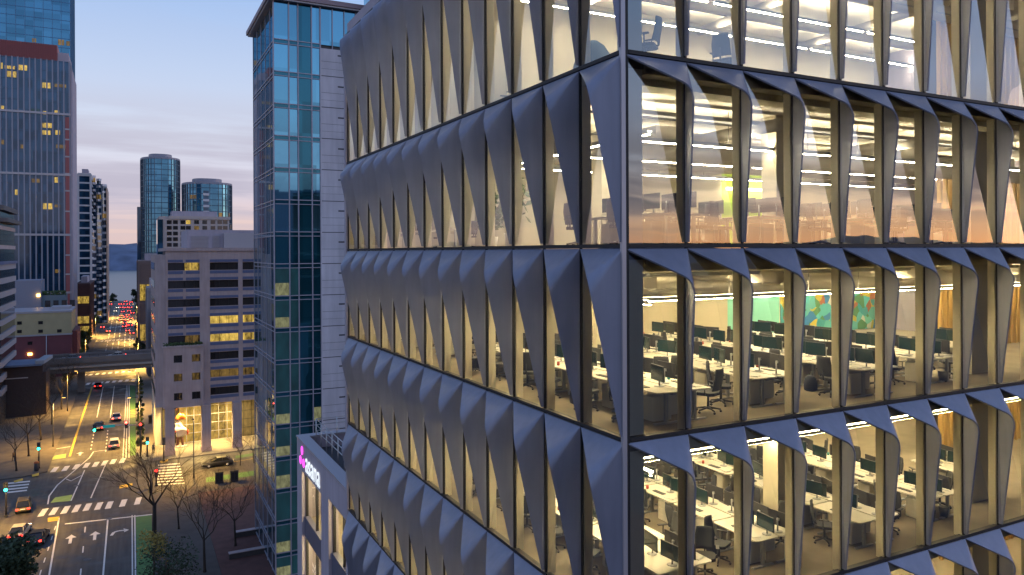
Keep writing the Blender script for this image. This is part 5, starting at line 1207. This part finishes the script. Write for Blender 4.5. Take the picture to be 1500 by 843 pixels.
for i in range(7):
    z=4.9+i*.17; r=.75*math.cos((i-2)/6*1.4)
    for k in range(n): a=2*PI*k/n; rr=max(.05,r)*(1+.2*math.cos(2*a+i*.5)); v.append((rr*math.cos(a)+.15,rr*.8*math.sin(a),z))
mb.add(v,[(i*n+k,i*n+(k+1)%n,(i+1)*n+(k+1)%n,(i+1)*n+k) for i in range(6) for k in range(n)]+[tuple(range(n))[::-1],tuple(range(6*n,7*n))],0,True); mb.build('cap',mat('orange_enamel',(.6,.16,.03),.35),t)
mb=MB(); mb.tube([(-.7,-.3,3.0),(-1.2,-.4,2.5),(-1.1,-.45,2.0)],[.2,.18,.12],8); mb.tube([(.9,-.3,3.2),(1.3,-.4,2.7),(1.15,-.5,2.1)],[.2,.18,.12],8); mb.build('arm',mat('red_enamel',(.5,.06,.03),.4),t)
# low walls on the plaza
for (p0,p1,lb) in (((336,822),(375,806),'dark low wall nearest the camera on the brick plaza'),((345,790),(375,783),'dark low wall further back on the brick plaza')):
    a=G(*p0);b=G(*p1); t=thing('low_wall',lb,'wall',(a.x,a.y,.13)); mb=MB(); mb.box((0,0,0),(b.x-a.x+5,.6,.6)); mb.build('body',mat('dark_granite',(.05,.045,.045),.7),t); mb=MB(); mb.box((-.05,-.05,.6),(b.x-a.x+5.05,.65,.68)); mb.build('coping',M['conc'],t)
# ---------------------------------------------------------------- trees
M['barkd']=mat('dark_bark',(.035,.026,.02),.95,noise=.2,scale=5)
def bare_tree_me(seed,hh=8.0,tr=.22,spread=.55,levels=5):
    r=random.Random(seed); tm=MB(); bm=MB()
    top=Vector((r.uniform(-.2,.2),r.uniform(-.2,.2),hh*.36))
    tm.tube([(0,0,0),(0,0,.25),top*.5,top],[tr*1.35,tr,tr*.9,tr*.78],8)
    def grow(p,d,l,rad,lev):
        mid=p+d*l*.5+Vector((r.gauss(0,1),r.gauss(0,1),r.gauss(0,.5)))*l*.06; q=p+d*l
        bm.tube([p,mid,q],[rad,rad*.85,rad*.66],5 if lev<2 else 4 if lev<4 else 3,caps=False)
        if lev>=levels: return
        for k in range(3 if lev<levels-2 else r.choice([2,3])):
            nd=(d+Vector((r.gauss(0,1),r.gauss(0,1),r.gauss(.12,.55)))*spread).normalized(); grow(q if k<2 else mid,nd,l*r.uniform(.62,.86),rad*.55,lev+1)
    for k in range(4):
        a=2*PI*k/4+r.uniform(-.4,.4); grow(top*r.uniform(.86,1),Vector((math.cos(a)*.62,math.sin(a)*.62,.85)).normalized(),hh*.24,tr*.42,1)
    return tm.mesh('trunk',M['barkd']),bm.mesh('branches',M['barkd'])
def bare_tree(name,me,px,py,label,sc=1,rz=0,z=.13,group=None):
    g=G(px,py,z); t=thing(name,label,'tree',(g.x,g.y,z),rz,group); t.scale=(sc,)*3; link('trunk',me[0],t); link('branches',me[1],t); return t
M['barkd']=mat('dark_bark',(.035,.026,.02),.95,noise=.2,scale=5)
BT=[bare_tree_me(s,8.0,.11,.42,7) for s in (3,8,21)]
big=bare_tree_me(5,11.5,.27,.36,7)
bare_tree('bare_tree',big,226,790,'tall bare tree with thick trunk beside the green lane',1.0)
bare_tree('bare_tree',BT[0],300,838,'bare tree on the brick plaza nearest the camera, by the low wall',1.35,1)
bare_tree('bare_tree',BT[1],345,800,'bare tree close to the glass tower foot on the brick plaza',1.15,2)
bare_tree('bare_tree',BT[2],262,775,'slim bare tree on the plaza right of the thick trunk',1.0,.5)
bare_tree('bare_tree',BT[0],352,682,'bare tree on the cross-street kerb in front of the right lobby bay',.72,2.5)
bare_tree('bare_tree',BT[1],372,678,'bare tree at the glass tower edge across the cross street',.72,.5)
LG2='bare street trees on the left pavement'
for i,(px,py,k,sc,lb) in enumerate(((42,668,0,1.0,'bare left tree nearest the crossing, beside the orange-topped bin'),(60,645,1,1.05,'bare left tree second from the crossing'),(76,622,2,1.05,'bare left tree in the middle of the row before the hall'),(90,600,0,1.0,'bare left tree fourth from the crossing'),(99,578,1,1.0,'bare left tree last before the elevated roadway'),(24,690,2,.9,'bare left tree nearest the picture edge, by the banded building'))):
    bare_tree('bare_tree',BT[k],px,py,lb,sc*1.35,i*1.3,.13,LG2)
def leafy_me(seed,hh,rad,n,m,leaf=.26,zlo=.3,trunk=.16,shape=1.0):
    r=random.Random(seed); tm=MB(); tm.tube([(0,0,0),(.05,.02,hh*.3),(0,0,hh*.75)],[trunk,trunk*.8,trunk*.4],7)
    cl=[]
    for i in range(14):
        a=r.uniform(0,6.28); rr=rad*math.sqrt(r.random())*.75; z=hh*r.uniform(zlo,.92); cl.append((Vector((rr*math.cos(a)*(1-.35*shape*(z/hh-zlo)),rr*math.sin(a)*(1-.35*shape*(z/hh-zlo)),z)),rad*r.uniform(.28,.48)))
        tm.tube([(0,0,hh*.35),tuple(cl[-1][0])],[trunk*.35,.03],4)
    cm=MB()
    for i in range(n):
        c,s=r.choice(cl); d=Vector((r.gauss(0,1),r.gauss(0,1),r.gauss(0,.8))); d=d.normalized()*s*(r.random()**.4)
        p=c+d; u=Vector((r.gauss(0,1),r.gauss(0,1),r.gauss(0,.7))).normalized(); w=u.orthogonal().normalized(); w=(w*math.cos(i)+u.cross(w)*math.sin(i)); l=leaf*r.uniform(.6,1.3)
        cm.poly([p-u*l,p+w*l*.5,p+u*l,p-w*l*.5])
    return tm.mesh('trunk',M['bark']),cm.mesh('crown',m)
def leafy(name,me,px,py,label,sc=1,rz=0,z=.13,group=None,loc=None):
    g=loc or G(px,py,z); t=thing(name,label,'tree',(g[0],g[1],z),rz,group); t.scale=(sc,)*3; link('trunk',me[0],t); link('crown',me[1],t); return t
ev=leafy_me(2,9.0,3.6,6500,M['leafd'],.24,.12,.3,1.3)
pe=G(8,905); leafy('evergreen_tree',ev,0,0,'dark dense evergreen tree in the bottom left corner',1.0,0,.13,None,(pe.x,pe.y))
sb=leafy_me(4,4.6,3.6,1300,M['leafd'],.16,.12,.2,.4); ps=G(243,868); leafy('evergreen_tree',sb,0,0,'dark rounded evergreen beside the green lane at the bottom edge',1.0,0,.13,None,(ps.x,ps.y))
yl_=leafy_me(6,5.0,2.0,900,M['leafy'],.15,.35,.12); py_=G(213,850); leafy('yellow_leaved_tree',yl_,0,0,'thin tree with sparse yellow leaves over the green lane',1.0,0,.13,None,(py_.x+.8,py_.y))
st=leafy_me(7,5.6,.95,1500,M['leafd'],.16,.2,.1,.6)
for i,(px,py,lb) in enumerate(((207,662,'slender dark street tree nearest the right crosswalk corner'),(206,640,'slender dark street tree second along the right kerb'),(205,618,'slender dark street tree third along the right kerb'),(205,585,'slender dark street tree in front of the bridge, right kerb'))):
    leafy('street_tree',st,px,py,lb,1.0,i,.13,'slender street trees on the right kerb')
ft=leafy_me(9,8.0,2.7,1500,M['leaf'],.34,.3,.18); fd=leafy_me(12,10,3.4,1500,M['leafd'],.4,.25,.2)
FG='leafy trees lining the far street'
for i,y in enumerate((228,243,259,276,294,313,334,357,382,410,440,475,512,550)):
    leafy('street_tree',ft,0,0,f'leafy street tree, {ORD[i]} along the left kerb beyond the elevated roadway',.72+.1*(i%3),i*.9,.13,FG,(lx(y)-2.4-(i%2)*.8,y))
for i,y in enumerate((300,318,345,372,402,436,470,505)):
    leafy('street_tree',ft if i%3 else fd,0,0,f'leafy street tree, {ORD[i]} along the right kerb past the brown block',.62+.1*(i%3),i*.9,.13,FG,(rx(y)+1.6,y))
fr=[(203,528,'dark rounded tree on the right kerb just beyond the elevated roadway',0,.75),(202,487,'leafy tree on the right kerb beside the brown block',1,.8),(201,476,'dark tree on the right kerb past the brown block',0,.9),(199,458,'tall dark tree on the right kerb near the street end',0,1.25),(198,450,'tall dark tree last on the right kerb by the water',0,1.3),(167,446,'dark round tree on the left at the street end by the water',0,.85)]
fr=[q for q in fr if q[1]>=528 or q[1]<455]
for i,(px,py,lb,k,sc) in enumerate(fr): leafy('street_tree',(ft if k else fd),px+ (2 if px>190 else -1),py,lb,sc,i*1.1,.13,FG)
# ---------------------------------------------------------------- people
def person(px,py,label,coat,rz=0,stride=.18):
    g=G(px,py,.13); bmv=[(0,0,.95),(0,0,1.15),(0,0,1.40),(0,0,1.53),(0,0,1.68)]
    pts={'pel':(0,0,.95),'wa':(0,0,1.15),'ch':(0,.0,1.38),'ne':(0,0,1.50),'he':(0,.02,1.62),'ht':(0,.01,1.70),
         'hl':(-.10,0,.90),'kl':(-.11,stride*.6,.50),'fl':(-.11,stride*.9,.07),'tl':(-.11,stride*.9+.16,.04),'hr':(.10,0,.90),'kr':(.11,-stride*.2,.50),'fr':(.11,-stride*.9,.07),'tr':(.11,-stride*.9+.16,.04),
         'sl':(-.19,0,1.40),'el':(-.25,-.06,1.12),'wl':(-.24,.06,.88),'gl':(-.24,.10,.79),'sr':(.19,0,1.40),'er':(.25,.04,1.12),'wr':(.24,.10,.88),'gr':(.24,.13,.79)}
    rad={'pel':.15,'wa':.13,'ch':.16,'ne':.06,'he':.10,'ht':.07,'hl':.095,'kl':.065,'fl':.05,'tl':.04,'hr':.095,'kr':.065,'fr':.05,'tr':.04,'sl':.07,'el':.05,'wl':.04,'gl':.035,'sr':.07,'er':.05,'wr':.04,'gr':.035}
    ed=['pel-wa','wa-ch','ch-ne','ne-he','he-ht','pel-hl','hl-kl','kl-fl','fl-tl','pel-hr','hr-kr','kr-fr','fr-tr','ch-sl','sl-el','el-wl','wl-gl','ch-sr','sr-er','er-wr','wr-gr']
    ks=list(pts); me=bpy.data.meshes.new('tmp'); me.from_pydata([pts[k] for k in ks],[tuple(ks.index(q) for q in e.split('-')) for e in ed],[])
    o=bpy.data.objects.new('tmp',me); COL.objects.link(o); o.modifiers.new('s','SKIN'); sm=o.modifiers.new('u','SUBSURF'); sm.levels=1
    for i,k in enumerate(ks): me.skin_vertices[0].data[i].radius=(rad[k],rad[k]*(.8 if k in('ch','wa','pel') else 1))
    me.skin_vertices[0].data[0].use_root=True
    bpy.context.view_layer.update(); b=bpy.data.meshes.new_from_object(o.evaluated_get(bpy.context.evaluated_depsgraph_get())); bpy.data.objects.remove(o)
    b.name='person'; b.materials.clear()
    for m in (coat,M['trouser'],M['skin'],M['hair']): b.materials.append(m)
    for p in b.polygons:
        z=p.center.z; p.use_smooth=True; p.material_index=3 if z>1.66 or (z>1.56 and p.center.y<-.02) else 2 if z>1.50 else 1 if (z<.92 and abs(p.center.x)<.2) else 2 if z<.84 else 0
    return link('person',b,None,(g.x,g.y,.13),rz,label,'person')
M['trouser']=mat('dark_trousers',(.03,.03,.04),.9); M['skin']=mat('skin',(.42,.25,.18),.6); M['hair']=mat('dark_hair',(.03,.02,.015),.7)
person(254,663,'person in dark coat standing beside the first lobby column',mat('dark_coat',(.03,.03,.035),.9),.6,.03)
person(228,593,'person in dark jacket walking along the right pavement by the concrete block',mat('navy_jacket',(.03,.035,.06),.9),2.6)
person(225,664,'person in grey coat waiting at the right crosswalk corner',mat('grey_coat',(.10,.10,.11),.9),3.0,.05)
person(20,676,'person in brown coat on the left corner pavement by the bare trees',mat('brown_coat',(.12,.07,.04),.9),1.0)
